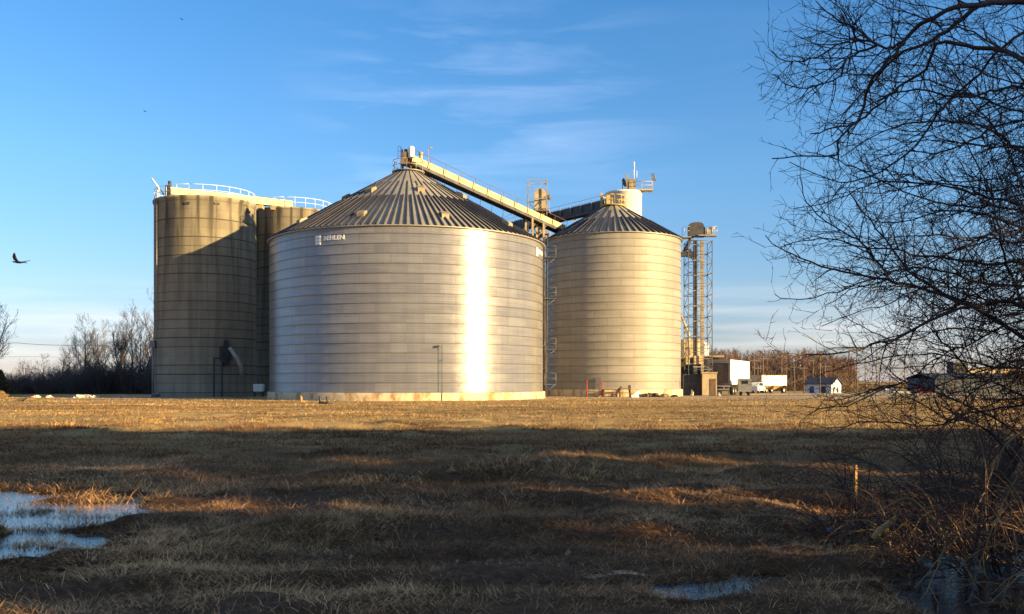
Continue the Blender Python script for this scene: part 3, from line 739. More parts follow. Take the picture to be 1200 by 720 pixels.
# stay cable under the span and props
b = MB(); prev = None
for i in range(1, 9):
    c = q0+d*ln*(.06+.075*i); k = c-up*(1.75 if i < 8 else .6)
    b.tube([c-up*.5, k], .035, 4)
    if prev is not None: b.tube([prev, k], .03, 4)
    prev = k
b.build('stay_cable', M['dark_steel'], cv)
for x, yy in ((616, 0), (627, 1.2)):
    t = .76 if x == 616 else .84
    b = MB(); c = q0+d*ln*t
    for s in (-.5, .5): b.bar(c+sdc*s-up*.5, (c.x+sdc.x*s*1.6, c.y+sdc.y*s*1.6, -P0.z), .2)
    for z in np.arange(2, 18, 2.5): b.bar((c.x-.5*sdc.x*1.5, c.y-.5*sdc.y*1.5, -P0.z+z), (c.x+.5*sdc.x*1.5, c.y+.5*sdc.y*1.5, -P0.z+z+1.2), .09)
    b.build('support_leg', M['cream_steel'], cv)
Q1 = at(712, 241, 103); Q1.z = 21.05; Q0 = at(597, 266, 119)
cv2 = conveyor('shaded dark conveyor rising behind the drive tower to the narrower bin peak', Q0, Q1, .9, .8, M['dark_steel'])[0]  # dark steel puts the shade on this conveyor into its colour
b = MB()
for t, hh in ((.42, 2.4), (.44, 1.9)):
    c = (Q1-Q0)*t; b.tube([c, c+Vector((0, 0, hh))], .035, 4)
b.build('mast', M['cream_steel'], cv2)
for t in (.2, .45, .7):
    b = MB(); c = (Q1-Q0)*t; b.bar(c-Vector((0, 0, .4)), (c.x, c.y, -Q0.z), .18); b.build('support_leg', M['cream_steel'], cv2)

# ------------------------------------------------------------------ drive tower between the bins
tw = thing('elevator_tower', 'open steel elevator tower with cream head box rising between the two steel bins', 'elevator tower', (3.0, 111.5, 0))
wx, wy, HT = 1.1, 1.1, 25.3
b = MB(); cs = [(-wx, -wy), (wx, -wy), (wx, wy), (-wx, wy)]
for x, y in cs: b.bar((x, y, 0), (x, y, HT), .12)
zs = list(np.arange(1.5, HT, 2.4))+[HT]
for z in zs:
    for i in range(4): b.bar((*cs[i], z), (*cs[(i+1) % 4], z), .09)
for j in range(len(zs)-1):
    for i in range(4):
        a, c = cs[i], cs[(i+1) % 4]
        b.bar((*a, zs[j]), (*c, zs[j+1]), .06)
b.build('frame', M['steel'], tw)
for x in (.25, .75): b = MB(); b.box((x, -.2, 11), (.34, .34, 22.2)); b.build('leg_casing', M['cream_steel'], tw)
b = MB(); b.prism([(-.35, 22.0), (1.0, 22.0), (1.0, 23.9), (.7, 24.3), (-.1, 24.3), (-.35, 23.9)], -.7, .4); b.build('head_box', M['cream_steel'], tw)
b = MB(); b.tube([(1.1, -.3, 23.4), (1.6, -.3, 23.4)], .3, 10); b.build('motor', M['rust'], tw)
b = MB(); b.tube([(-.1, -.4, 22), (-.5, -.5, 20.8), (-1.9, -.9, 19.0)], .2, 8); b.tube([(.1, -.5, 22), (-.6, -.9, 19.2)], .17, 8); b.tube([(.2, -.7, 20.4), (1.0, -.7, 18.6)], .14, 8); b.build('spout', M['cream_steel'], tw)
for z in (21.6, 18.9):
    b = MB(); b.box((0, 0, z), (2.7, 2.7, .1)); b.build('platform', M['dark_steel'], tw)

# ------------------------------------------------------------------ white round tower with antennas
wt = thing('round_tower', 'tall white round concrete tower with radio antennas on its rim, behind narrower bin', 'tower', (15.0, 126, 0))
b = MB(); b.lathe([(2.4, 0), (2.4, 26.6), (2.46, 26.62), (2.46, 26.85), (2.3, 26.9), (1e-3, 27.05)], 64); b.build('wall', M['white_paint'], wt)
b = MB(); b.box(polar(2.42, 33, 19.0), (.5, .08, .8), Matrix.Rotation(R_(33), 3, 'Z')); b.build('hatch', M['tan_block'], wt)
b = MB(); b.box((1.0, -.9, 27.75), (.9, .8, 1.5)); b.box((.3, -1.2, 28.0), (.3, .3, 2.1)); b.build('equipment_cabinet', M['vent_tan'], wt)
b = MB(); b.box((2.2, -.9, 27.0), (3.0, 1.5, .14)); rr = [(.9, -1.6), (3.6, -1.6), (3.6, -.2)]
for z in (27.6, 28.1): b.tube([(x, y, z) for x, y in rr], .04, 4)
for x, y in rr+[(2.2, -1.6)]: b.tube([(x, y, 27), (x, y, 28.1)], .04, 4)
b.build('platform', M['cream_steel'], wt)
b = MB(); b.tube([(1.3, -.6, 28.5), (1.3, -.6, 30.2)], .05, 5); b.tube([(1.3, -.6, 29.9), (1.3, -.6, 30.9)], .10, 6); b.tube([(1.7, -.4, 28.5), (1.7, -.4, 29.8)], .04, 5); b.build('antenna_mast', M['white_paint'], wt)
for x, z in ((3.6, 28.6), (-.3, 27.9)):
    b = MB(); b.tube([(x, -1.2, 27), (x, -1.2, z+.5)], .05, 5); b.lathe([(.05, 0), (.45, .06), (.6, .28), (.62, .34)], 16)
    k = 17; 
    vv = b.v; nL = len(vv)-64
    for i in range(nL, len(vv)):
        v = Vector(vv[i]); v = Matrix.Rotation(R_(70), 3, 'Y') @ v; vv[i] = (v.x+x, v.y-1.3, v.z+z)
    b.build('dish_antenna', M['white_paint'] if x > 0 else M['dark_steel'], wt)

# ------------------------------------------------------------------ right-hand bucket elevator
be = thing('bucket_elevator', 'bucket elevator in slim lattice mast with dark rounded head, right of narrower bin', 'elevator tower', (21.4, 108, 0))
b = MB(); w2 = 1.35; HT = 17.6; cs = [(-w2, -w2), (w2, -w2), (w2, w2), (-w2, w2)]
for x, y in cs: b.tube([(x, y, 0), (x, y, HT)], .055, 5)
zs = np.linspace(.5, HT, 15)
for z in zs:
    for i in range(4): b.tube([(*cs[i], z), (*cs[(i+1) % 4], z)], .04, 4)
for j in range(len(zs)-1):
    for i in range(4):
        a, c = cs[i], cs[(i+1) % 4]
        b.tube([(*a, zs[j]), (*c, zs[j+1])] if (j+i) % 2 else [(*c, zs[j]), (*a, zs[j+1])], .03, 4)
b.build('lattice_mast', M['mast_steel'], be)
b = MB(); b.box((-.33, 0, 8.9), (.40, .45, 17.8)); b.build('up_leg', M['dark_steel'], be)
b = MB(); b.box((.46, 0, 8.9), (.32, .45, 17.8))
b.build('down_leg', M['vent_tan'], be)
b = MB()
for z in np.arange(1.5, 17.5, 1.75): b.box((.06, -.02, z), (1.25, .5, .1))
ladder(b, (.06, -.35, 4), (.06, -.35, 18), (1, 0, 0), .3, .4, .02); b.build('leg_clamps', M['steel'], be)
b = MB(); b.prism([(-1.1, 18.2), (.75, 18.2), (.75, 19.1), (.45, 19.7), (.0, 19.85), (-.6, 19.8), (-.95, 19.7), (-1.1, 19.5)], -.55, .55); b.build('head', M['dark_steel'], be)
b = MB(); b.box((1.0, -.1, 18.3), (2.2, 1.3, .10)); b.box((-1.3, 0, 18.1), (.8, 1.5, .1))
for x, y in ((.9, -.7), (1.5, -.7), (2.05, -.7), (2.05, .5), (-1.7, -.7), (-1.7, .7)): b.tube([(x, y, 18.3), (x, y, 19.3)], .03, 4)
for z in (18.8, 19.3): b.tube([(.9, -.7, z), (2.05, -.7, z), (2.05, .5, z)], .025, 4); b.tube([(-1.1, -.7, z), (-1.7, -.7, z), (-1.7, .7, z)], .025, 4)
b.build('platform', M['steel'], be)
b = MB(); b.box((1.15, -.1, 18.75), (.7, .6, .5)); b.tube([(1.3, -.1, 19.1), (1.9, -.1, 19.25)], .16, 8); b.build('motor', M['cream_steel'], be)
b = MB(); b.tube([(-.7, -.1, 18.3), (-1.0, -.1, 17.6), (-1.75, -.1, 16.2)], .22, 8); b.box((-2.2, -.1, 16.2), (3.2, .55, .55)); b.box((-1.0, -.1, 16.3), (.3, .7, 1.0)); b.bar((-1.0, -.1, 16.1), (-.4, 0, 15.6), .3); b.build('spout', M['dark_steel'], be)
b = MB(); b.tube([(-2.6, -.3, 10.5), (-1.1, -.3, 7.0), (-1.0, -.3, 4.2)], .12, 8); b.tube([(-1.5, .3, 7.6), (-1.5, .3, 3)], .09, 6); b.build('drain_pipe', M['cream_steel'], be)
for x in (-1.25, -.33, .2):
    b = MB(); b.box((x, -.3, 4.05), (.42, .5, 1.0)); b.build('boot', M['cream_steel'], be)

# ------------------------------------------------------------------ pit house, block hut and things by it
def rotbox(name, label, cat, px, Y, rz, group=None):
    return thing(name, label, cat, (((px-600)/F)*Y, Y, 0), R_(rz), group)
# local frame: x to the right along the face, y to the back
ph = rotbox('pit_house', 'shade-darkened pit house behind the bucket elevator feet, next to narrower bin', 'building', 797, 112, -4)
b = MB(); b.box((2.2, 2.2, 2.15), (5.2, 4.4, 4.3)); b.build('wall', M['dark_steel'], ph)  # dark colour stands in for the shaded side of the wall
b = MB(); b.box((2.2, 2.2, 4.4), (5.5, 4.8, .16)); b.build('roof', M['grey_paint'], ph)
b = MB(); b.box((.7, -.08, 3.1), (.7, .2, .5)); b.build('vent', M['black'], ph)
rc = rotbox('roof_canopy', 'cream lit steel canopy slab over the grain pit, left of grey trailer end', 'canopy', 824, 111, -12)
b = MB(); b.box((1.1, .8, 4.55), (2.6, 2.0, .18)); b.build('slab', M['cream_steel'], rc)
for x in (.1, 2.1):
    for y in (.1, 1.5): b = MB(); b.bar((x, y, 0), (x, y, 4.45), .12); b.build('post', M['dark_steel'], rc)
hut = rotbox('block_hut', 'small tan masonry hut with orange door at the foot of the bucket elevator', 'hut', 823, 105, -8)
b = MB(); b.box((.8, .95, 1.25), (1.6, 1.9, 2.5)); b.build('wall', M['tan_block'], hut)
b = MB(); b.box((.8, .95, 2.56), (1.75, 2.05, .12)); b.build('roof', M['tan_block'], hut)
b = MB(); b.box((1.18, -.02, .95), (.62, .06, 1.85)); b.build('door', M['rust'], hut)
b = MB(); b.box((1.42, -.065, .95), (.05, .05, .12)); b.build('door_handle', M['steel'], bpy.data.objects['door'])
dk = rotbox('hut_shade_panel', 'dark ribbed panel put in for the shaded left side of the tan hut', 'bulkhead', 801, 106, -3)  # added panel stands in for the shaded left face of the hut
b = MB()
for i in range(12): b.box((.1+i*.17, 0 if i % 2 else .05, 1.15), (.17, .1, 2.3))
b.box((1.0, .03, 2.34), (2.15, .2, .1)); b.build('panel', M['dark_steel'], dk)
for x in (.0, 2.05): b = MB(); b.bar((x, .1, 0), (x, .1, 2.3), .1); b.build('post', M['steel'], dk)
bb = rotbox('blue_tank', 'blue steel tank with sloped top standing at the right foot of narrower bin', 'tank', 785, 100.5, -4)
b = MB(); b.prism([(0, .35), (1.08, .35), (1.08, 2.0), (.8, 2.18), (.2, 2.15), (0, 1.95)], 0, .9); b.build('body', M['blue_paint'], bb)
for x in (.1, .98):
    for y in (.1, .8): b = MB(); b.box((x, y, .17), (.1, .1, .36)); b.build('leg', M['dark_steel'], bb)
tt = rotbox('storage_tank', 'tan storage tank seen low behind the bucket elevator', 'tank', 806, 150, 0)
b = MB(); b.lathe([(3.2, 0), (3.2, 7.4), (2.4, 8.1), (1e-3, 8.4)], 40); b.build('shell', M['cream_steel'], tt)
b = MB(); b.lathe([(3.25, 4.9), (3.25, 5.05)], 40); b.build('hoop', M['rust'], tt)
wv = rotbox('storage_tank', 'thin white upright tank behind the bucket elevator, right of tan one', 'tank', 826, 140, 0)
b = MB(); b.lathe([(.55, 0), (.55, 7.0), (.3, 7.3), (1e-3, 7.35)], 24); b.build('shell', M['white_paint'], wv)
b = MB(); b.lathe([(.65, 6.95), (.65, 7.05), (.5, 7.06)], 24); b.build('lid', M['red_paint'], wv)

# ------------------------------------------------------------------ vehicles
def wheel(root, x, y, z, r, w, axis='x'):
    b = MB(); b.lathe([(r*.55, -w/2), (r*.92, -w/2), (r, -w/2+.05), (r, w/2-.05), (r*.92, w/2), (r*.55, w/2)], 24)
    def tf(b):
        for i, v in enumerate(b.v): b.v[i] = (v[2]+x, v[0]+y, v[1]+z) if axis == 'x' else (v[0]+x, v[2]+y, v[1]+z)
    tf(b); wh = b.build('wheel', M['black'], root)
    b = MB(); b.lathe([(1e-3, -w*.3), (r*.3, -w*.3), (r*.36, -w*.45), (r*.55, -w*.45), (r*.55, w*.45), (r*.36, w*.45), (r*.3, w*.3), (1e-3, w*.3)], 20); tf(b); b.build('rim', M['steel'], wh)
    return wh
# box trailer: rear end faces us a little to the left, long white side to the right
tr = rotbox('box_trailer', 'tall parked box trailer with grey dark-doored end and bright white side', 'trailer', 856, 107, -24)
b = MB(); b.box((-1.3, 6.2, 2.65), (2.6, 12.4, 2.85)); b.build('body', M['white_paint'], tr)
b = MB()
for x in (-2.5, -.1): b.box((x, -.03, 2.65), (.2, .1, 2.85))
b.box((-1.3, -.03, 3.88), (2.2, .1, .4)); b.box((-1.3, -.03, 1.28), (2.2, .1, .12)); b.box((-3.05, .3, 2.75), (.9, .1, 3.0)); b.build('end_frame', M['grey_paint'], tr)  # grey on the end frame carries its weaker light as colour
b = MB(); b.box((-1.3, -.015, 2.5), (2.2, .06, 2.34)); b.build('door', worn('door_panel_brown_grey', (.055, .045, .045), (.09, .075, .07), .7), tr)
b = MB(); b.box((-1.3, -.05, 1.05), (2.6, .12, .14)); b.box((-1.3, -.1, .68), (2.4, .12, .13)); b.box((-1.9, -.05, .85), (.1, .1, .35)); b.box((-.7, -.05, .85), (.1, .1, .35)); b.build('bumper', M['white_paint'], tr)
for y in (2.2, 3.6):
    for x in (-2.35, -.25): wheel(tr, x, y, .5, .5, .4)
b = MB(); b.box((-1.3, 6, 1.12), (1.0, 11.6, .2)); b.build('chassis', M['dark_steel'], tr)
for x in (-2.0, -.6): b = MB(); b.bar((x, 9.4, 0), (x, 9.4, 1.1), .16); b.build('landing_leg', M['steel'], tr)
# small grey cargo trailer seen from behind
st = rotbox('cargo_trailer', 'small grey two-wheeled cargo trailer with a dark window in its end', 'trailer', 873, 105.2, -10)
b = MB(); b.prism([(-.72, .55), (.72, .55), (.74, 1.75), (.6, 1.9), (-.6, 1.9), (-.74, 1.75)], -.0, 1.9); b.build('body', worn('aluminium_grey', (.20, .19, .20), (.32, .31, .31), .5, .3), st)
b = MB(); b.prism([(-.32, 1.3), (.32, 1.3), (.36, 1.68), (-.36, 1.68)], -.03, .01); b.build('window', M['glass_dark'], st)
for x in (-.42, .42): wheel(st, x, .5, .42, .42, .3)
b = MB(); b.box((0, -.05, .5), (1.5, .1, .14)); b.build('bumper', M['steel'], st)
# grain hopper trailer
gh = rotbox('hopper_trailer', 'long low white grain hopper trailer with tan front end, beside the white house', 'trailer', 893, 141, 45)
z0 = gz1(42, 141); gh.location.z = z0
b = MB(); b.box((3.75, 1.25, 1.95), (7.5, 2.4, 1.5)); b.build('body', M['white_paint'], gh)
b = MB(); b.box((-.03, 1.25, 1.8), (.06, 2.5, 1.8)); b.box((3.75, 1.25, 2.73), (7.6, 2.5, .08)); b.build('end_panel', M['tan_block'], gh)
for x in (2.0, 5.2):
    b = MB(); t_ = [(x-1.4, .15), (x+1.4, .15)]; v = [(x-1.4, .1, 1.2), (x+1.4, .1, 1.2), (x+1.4, 2.4, 1.2), (x-1.4, 2.4, 1.2), (x-.35, 1.0, .55), (x+.35, 1.0, .55), (x+.35, 1.5, .55), (x-.35, 1.5, .55)]
    b.add(v, [(0, 1, 5, 4), (1, 2, 6, 5), (2, 3, 7, 6), (3, 0, 4, 7), (4, 5, 6, 7)]); b.build('hopper', M['cream_steel'], gh)
for x in (.6, 1.7, 6.9):
    for y in (.2, 2.3): wheel(gh, x-.2, y, .45, .45, .35, 'y')
b = MB(); b.box((3.75, 1.25, 1.12), (7.4, .9, .14)); b.build('chassis', M['dark_steel'], gh)

# ------------------------------------------------------------------ white house with a low dark roof
hs_ = thing('house', 'low white house with dark blue roof, beside the hopper trailer', 'house', ((934-600)/F*196, 190, gz1(64, 196)), R_(-40))
b = MB(); b.box((2.6, 2.6, 1.25), (5.2, 5.2, 2.5)); b.build('wall', worn('siding', (.52, .55, .62), (.66, .68, .72), .7), hs_)
b = MB(); b.prism([(-.4, 2.45), (2.6, 3.75), (5.6, 2.45), (5.6, 2.6), (2.6, 3.92), (-.4, 2.6)], -.4, 5.6, 'x'); b.build('roof', worn('blue_shingle', (.02, .028, .05), (.05, .06, .09), .85), hs_)
b = MB(); b.add([(5.21, 0.0, 2.45), (5.21, 5.2, 2.45), (5.21, 2.6, 3.7)], [(0, 1, 2)]); b.add([(-.01, 0.0, 2.45), (-.01, 5.2, 2.45), (-.01, 2.6, 3.7)], [(0, 1, 2)]); b.build('gable', M['white_paint'], hs_)
def win(px_, pz, w, h, root, name='window', mat=None, face='y'):
    b = MB(); b.box((px_, -.03, pz), (w, .08, h)) ; return b.build(name, mat or M['glass_dark'], root)
win(1.2, 1.05, .9, 2.0, hs_, 'door', M['blue_paint']); win(3.6, 1.2, .9, 1.7, hs_, 'door', M['dark_steel']); 
for y in (1.2, 3.2):
    b = MB(); b.box((5.23, y, 1.4), (.08, .7, 1.0)); b.build('window', M['glass_dark'], hs_)

# ------------------------------------------------------------------ far dark shed, its block tower, pale shed
fb = thing('warehouse', 'long shade-darkened gabled warehouse behind the near tree branches', 'warehouse', ((1096-600)/F*225, 225, -1.7))
b = MB(); b.box((25, 8, 2.0), (50, 16, 4.0)); b.build('wall', worn('shade_dark_cladding', (.05, .062, .09), (.085, .10, .135), .6, .2), fb)  # shaded side and haze put into the wall colour
b = MB(); b.prism([(-.5, 3.95), (8, 5.1), (16.5, 3.95), (16.5, 4.1), (8, 5.3), (-.5, 4.1)], -.5, 50.5, 'x'); b.build('roof', M['dark_steel'], fb)
for x in range(4, 48, 7):
    b = MB(); b.box((x, -.03, 1.6), (2.6, .1, 3.0)); b.build('door', M['dark_steel'], fb)
ft = thing('elevator_block', 'dark square block tower standing above the long dark warehouse', 'tower', ((1122-600)/F*246, 246, -1.5))
b = MB(); b.box((0, 0, 4), (3.8, 3.8, 8)); b.build('wall', M['dark_steel'], ft)
b = MB(); b.box((0, 0, 8.1), (4.1, 4.1, .3)); b.build('roof', M['grey_paint'], ft)
fp = thing('storage_shed', 'long pale cream shed catching the sun far behind dark warehouse', 'shed', ((1132-600)/F*290, 290, -1.5))
b = MB(); b.box((14, 5, 3.6), (30, 10, 7.2)); b.build('wall', M['cream_steel'], fp)
b = MB(); b.prism([(-.5, 7.1), (5, 8.0), (10.5, 7.1)], -1.5, 29.5, 'x'); b.build('roof', M['white_paint'], fp)

def car(px, Y, rz, colm, label, group='vehicles parked by the far warehouse'):
    x = (px-600)/F*Y
    r = thing('parked_car', label, 'car', (x, Y, gz1(x, Y)), R_(rz), group)
    b = MB(); b.prism([(-2.1, .35), (2.1, .35), (2.15, .8), (1.2, .95), (.6, 1.45), (-1.2, 1.48), (-1.9, 1.0), (-2.1, .95)], -.85, .85); b.build('body', colm, r)
    b = MB(); b.prism([(1.05, .98), (.55, 1.38), (-1.15, 1.40), (-1.65, 1.0)], -.87, .87); b.build('window', M['glass_dark'], r)
    for xx in (-1.35, 1.35):
        for yy in (-.78, .78): wheel(r, xx, yy, .33, .33, .22, 'y')
car(1027, 200, 10, M['dark_steel'], 'dark parked car leftmost of the cars before the far trees')
car(1041, 205, 80, M['white_paint'], 'white parked car between two dark cars far across the field')
car(1054, 203, 15, M['grey_paint'], 'grey parked car nearest the end of the dark warehouse')
car(885, 126, 62, M['white_paint'], 'white parked car partly hidden between the grey cargo trailer and hopper trailer', 'parked cars')
rt = thing('farm_trailer', 'small red box trailer parked in front of the dark warehouse', 'trailer', ((1082-600)/F*190, 190, gz1(83, 190)), R_(-12))
b = MB(); b.box((0, 0, 1.15), (3.1, 1.6, 1.1)); b.build('body', M['red_paint'], rt)
for x in (-.7, .7):
    for y in (-.8, .8): wheel(rt, x, y, .32, .32, .25, 'y')
b = MB(); b.bar((1.5, 0, .6), (2.6, 0, .5), .12); b.build('drawbar', M['dark_steel'], rt)

# ------------------------------------------------------------------ utility poles and wires
poles = []
def pole(px, ytop, Y, label, arm=True):
    x = (px-600)/F*Y; zb = gz1(x, Y); zt = CAMZ+(HZ-ytop)*Y/F
    r = thing('utility_pole', label, 'utility pole', (x, Y, zb), 0, 'utility poles before the far wood')
    b = MB(); b.tube([(0, 0, -.3), (0, 0, zt-zb)], [.13, .09], 8); b.build('pole', M['pole_wood'], r)
    if arm:
        b = MB(); b.box((0, 0, zt-zb-.5), (1.8, .12, .14)); 
        for s in (-.8, 0, .8): b.tube([(s, 0, zt-zb-.45), (s, 0, zt-zb-.22)], .05, 5)
        b.build('crossarm', M['pole_wood'], r)
    poles.append((x, Y, zt-.3)); return r
pl = [(884, 419, 150, 'pole closest to the box trailer, just right of its white side'), (894, 417, 158, 'tall pole above the tan end of the hopper trailer'), (888, 429, 190, 'short far pole glimpsed between the trailers', ),
      (916, 415, 165, 'tall pole above the middle of the hopper trailer'), (921, 430, 215, 'short pole just right of the tall one over the hopper trailer'), (931, 428, 210, 'thin pole above the right end of the hopper trailer'), (942, 429, 200, 'pole over the left slope of the blue house roof'),
      (961, 414, 170, 'nearest tall pole standing in front of the blue roofed house'), (967, 427, 205, 'pole just right of the nearest pole by the house'), (953, 420, 215, 'pole seen behind the middle of the blue house roof'),
      (1004, 408, 190, 'tall thin pole right of the house, first of five bare ones'), (1014, 417, 210, 'second bare pole right of the house, a short one'), (1027, 405, 190, 'tall pole above the leftmost dark parked car'), (1043, 405, 195, 'tall pole above the white parked car'), (1060, 417, 205, 'pole at the left end of the dark warehouse')]
for p in pl: pole(*p)
def wire(label, pts, sag=.6, r=.022):
    b = MB()
    for a, c in zip(pts[:-1], pts[1:]):
        a = Vector(a); c = Vector(c); n = 10
        b.tube([a.lerp(c, i/n)-Vector((0, 0, sag*4*(i/n)*(1-i/n))) for i in range(n+1)], r, 4, cap=False)
    return tag(b.build('power_line', M['dark_steel']), label, 'power line', 'overhead power lines')
wire('sagging power line strung from the grain pit past the poles toward the house', [at(838, 428, 118), poles[0], poles[1], poles[3], poles[7]])
wire('power line linking the tall bare poles right of the house', [poles[7], poles[10], poles[12], poles[13], poles[14]])
wire('thin power line linking the short poles behind the hopper trailer', [poles[2], poles[4], poles[5], poles[6], poles[8]])
wire('higher of two faint power lines crossing the sky left of the concrete silos', [at(-60, 400, 170), at(20, 402, 170), at(100, 404.5, 170), at(190, 405, 170)], .2, .05)
wire('lower faint power line above the shrub thicket on the left', [at(-60, 416, 190), at(30, 418, 190), at(190, 418, 190)], .2, .03)

# ------------------------------------------------------------------ odds and ends
# yard lamp in front of the wide bin
yl = thing('yard_lamp', 'thin dark yard lamp on a pole before the widest steel bin', 'lamp post', ((518-600)/F*76.4, 76.4, 0))
h_ = CAMZ+(HZ-406)*76.4/F
b = MB(); b.tube([(0, 0, -.2), (0, 0, h_+.15)], .024, 6); b.tube([(0, 0, h_-.1), (-.3, 0, h_+.02)], .02, 5); b.bar((0, 0, h_*.75), (0, .35, h_*.75), .04); b.build('pole', M['dark_steel'], yl)
b = MB(); b.prism([(-.5, h_-.12), (-.22, h_-.05), (-.22, h_+.08), (-.5, h_+.05)], -.1, .1); b.build('lamp_head', M['dark_steel'], yl)
# gate frame with red posts
gt = thing('pipe_gate', 'pair of red posts joined by low rails at the foot of narrower bin', 'gate', ((697-600)/F*94.5, 94.5, 0))
for s in (-.82, .75):
    b = MB(); b.tube([(s, 0, -.2), (s, 0, 1.75)], .07, 8); b.build('post', M['red_paint'], gt)
b = MB(); 
for z in (.3, .6): b.tube([(-.8, 0, z), (.7, 0, z)], .03, 5)
b.build('rail', M['rust'], gt)
# scrap at the bin foot
def scrap_beam(px, Y, dx, dz, wd, label, mat, name='scrap_beam'):
    p = Vector(((px-600)/F*Y, Y, 0)); b = MB()
    q = Vector((dx, .3, dz)); b.bar((0, 0, 0), q, wd, wd); s = q.normalized().cross(Vector((0, 1, 0)))
    b.bar(s*wd*.5, q+s*wd*.5, .03, wd*1.6); b.bar(-s*wd*.5, q-s*wd*.5, .03, wd*1.6)
    o = b.build(name, mat); o.location = p; return tag(o, label, 'scrap', 'scrap steel at the bin foot')
scrap_beam(719, 94, .85, 1.05, .12, 'dark steel beam leaning up to the right amid the scrap', M['dark_steel'])
scrap_beam(739, 94, -.1, 1.2, .14, 'dark steel beam standing almost upright in the scrap heap', M['dark_steel'])
scrap_beam(740, 93.6, .75, -.0, .16, 'pale plank lying low beside the upright scrap beam', M['white_paint'])
scrap_beam(742, 93.8, .65, .55, .12, 'pale tilted beam just right of the upright scrap beam', M['white_paint'])
def frame_stand(px, Y, w_, h2, label):
    r = thing('angle_iron_stand', label, 'scrap', ((px-600)/F*Y, Y, 0), 0, 'scrap steel at the bin foot'); b = MB()
    for x in (0, w_):
        for y in (0, .7): b.bar((x, y, 0), (x, y, h2), .09)
    for z in (h2*.5, h2):
        b.bar((0, 0, z), (w_, 0, z), .08); b.bar((0, .7, z), (w_, .7, z), .08); b.bar((0, 0, z), (0, .7, z), .08); b.bar((w_, 0, z), (w_, .7, z), .08)
    b.build('frame', M['rust'], r); b = MB(); b.box((w_/2, .35, h2+.02), (w_*.9, .6, .05)); b.build('top_plate', M['dark_steel'], r)
frame_stand(708, 94, 1.3, .75, 'low rusty angle iron frame left of the leaning beam')
frame_stand(727, 94, 1.0, .85, 'rusty angle iron frame between the two dark scrap beams')
rs = random.Random(5)
def lump(name, label, cat, px, Y, sx, sy, sz, mat, group=None, seed=0):
    import bmesh
    bm = bmesh.new(); bmesh.ops.create_icosphere(bm, subdivisions=3 if name == 'rubble_heap' else 2, radius=1)
    r = random.Random(seed)
    for v in bm.verts:
        k = 1+r.uniform(-.42, .42); v.co = Vector((v.co.x*sx*k, v.co.y*sy*k, max(-.35, v.co.z*k)*sz))
    me = bpy.data.meshes.new(name); bm.to_mesh(me); bm.free(); me.materials.append(mat)
    o = bpy.data.objects.new(name, me); COL.objects.link(o); x = (px-600)/F*Y; o.location = (x, Y, gz1(x, Y)+sz*.15); o.rotation_euler.z = r.uniform(0, 6)
    return tag(o, label, cat, group)
LBL = ['rusty scrap lump at the left end of the low scrap row', 'dark scrap lump second from the left in the low scrap row', 'brown scrap lump in the middle of the low scrap row', 'dark scrap lump right of middle in the low scrap row', 'rusty scrap lump next to the blue tank', 'dark scrap lump directly below the blue tank']
for i, px in enumerate((756, 762, 768, 774, 780, 790)):
    lump('scrap_lump', LBL[i], 'scrap', px, 94.5+rs.random(), .42, .3, .16+.2*rs.random(), M['rust'] if i in (0, 2, 4) else M['dark_steel'], 'scrap steel at the bin foot', i)
lump('concrete_block', 'pale concrete block before the dark hut panel', 'block', 811, 103, .22, .2, .55, M['rubble'], None, 44)
lump('concrete_block', 'small pale concrete block beside the tan hut door', 'block', 843, 103, .25, .2, .3, M['rubble'], None, 45)
for i, (px, s, l) in enumerate([(95, .75, 'largest pale rubble heap before the shrub thicket'), (104, .6, 'pale rubble heap just right of the largest one'), (111, .55, 'low pale rubble heap third from the left of its row'), (143, .45, 'lone small pale rubble heap nearest the concrete silos'), (42, .4, 'small pale rubble heap leftmost of its row'), (58, .35, 'tiny pale rubble heap second from the left of its row')]):
    lump('rubble_heap', l, 'rubble', px, 90, s*.95, s*.6, .10+s*.24, M['rubble'], 'rubble heaps on the left', 60+i)
lump('dirt_mound', 'brown dirt mound at the left frame edge before the thicket', 'mound', 1, 88, .8, .6, .5, worn('mound_soil', (.10, .06, .03), (.2, .13, .06), .95), None, 80)
lump('dirt_mound', 'low dark dirt mound in the sunlit grass on the left', 'mound', 32, 76, 1.2, .6, .35, bpy.data.materials['mound_soil'], None, 81)
# pale plastic tote in the gap between silos
tp = thing('storage_tote', 'pale plastic storage tote on legs in the dark gap between silo and wide bin', 'tote', ((302-600)/F*96, 96, 0))
b = MB(); b.prism([(-.45, .55), (.45, .55), (.48, 1.25), (.42, 1.32), (-.42, 1.32), (-.48, 1.25)], 0, .8); b.build('body', M['white_paint'], tp)
for x in (-.4, .4):
    for y in (.08, .7): b = MB(); b.box((x, y, .28), (.1, .1, .56)); b.build('leg', M['dark_steel'], tp)
b = MB(); b.cyl((0, .4), .12, 1.32, 1.40, 12); b.build('cap', M['dark_steel'], tp)
# small grey box at the silo foot
lump('concrete_block', 'grey concrete block at the outer foot of the leftmost silo', 'block', 182, 93, .5, .4, .4, M['grey_paint'], None, 90)
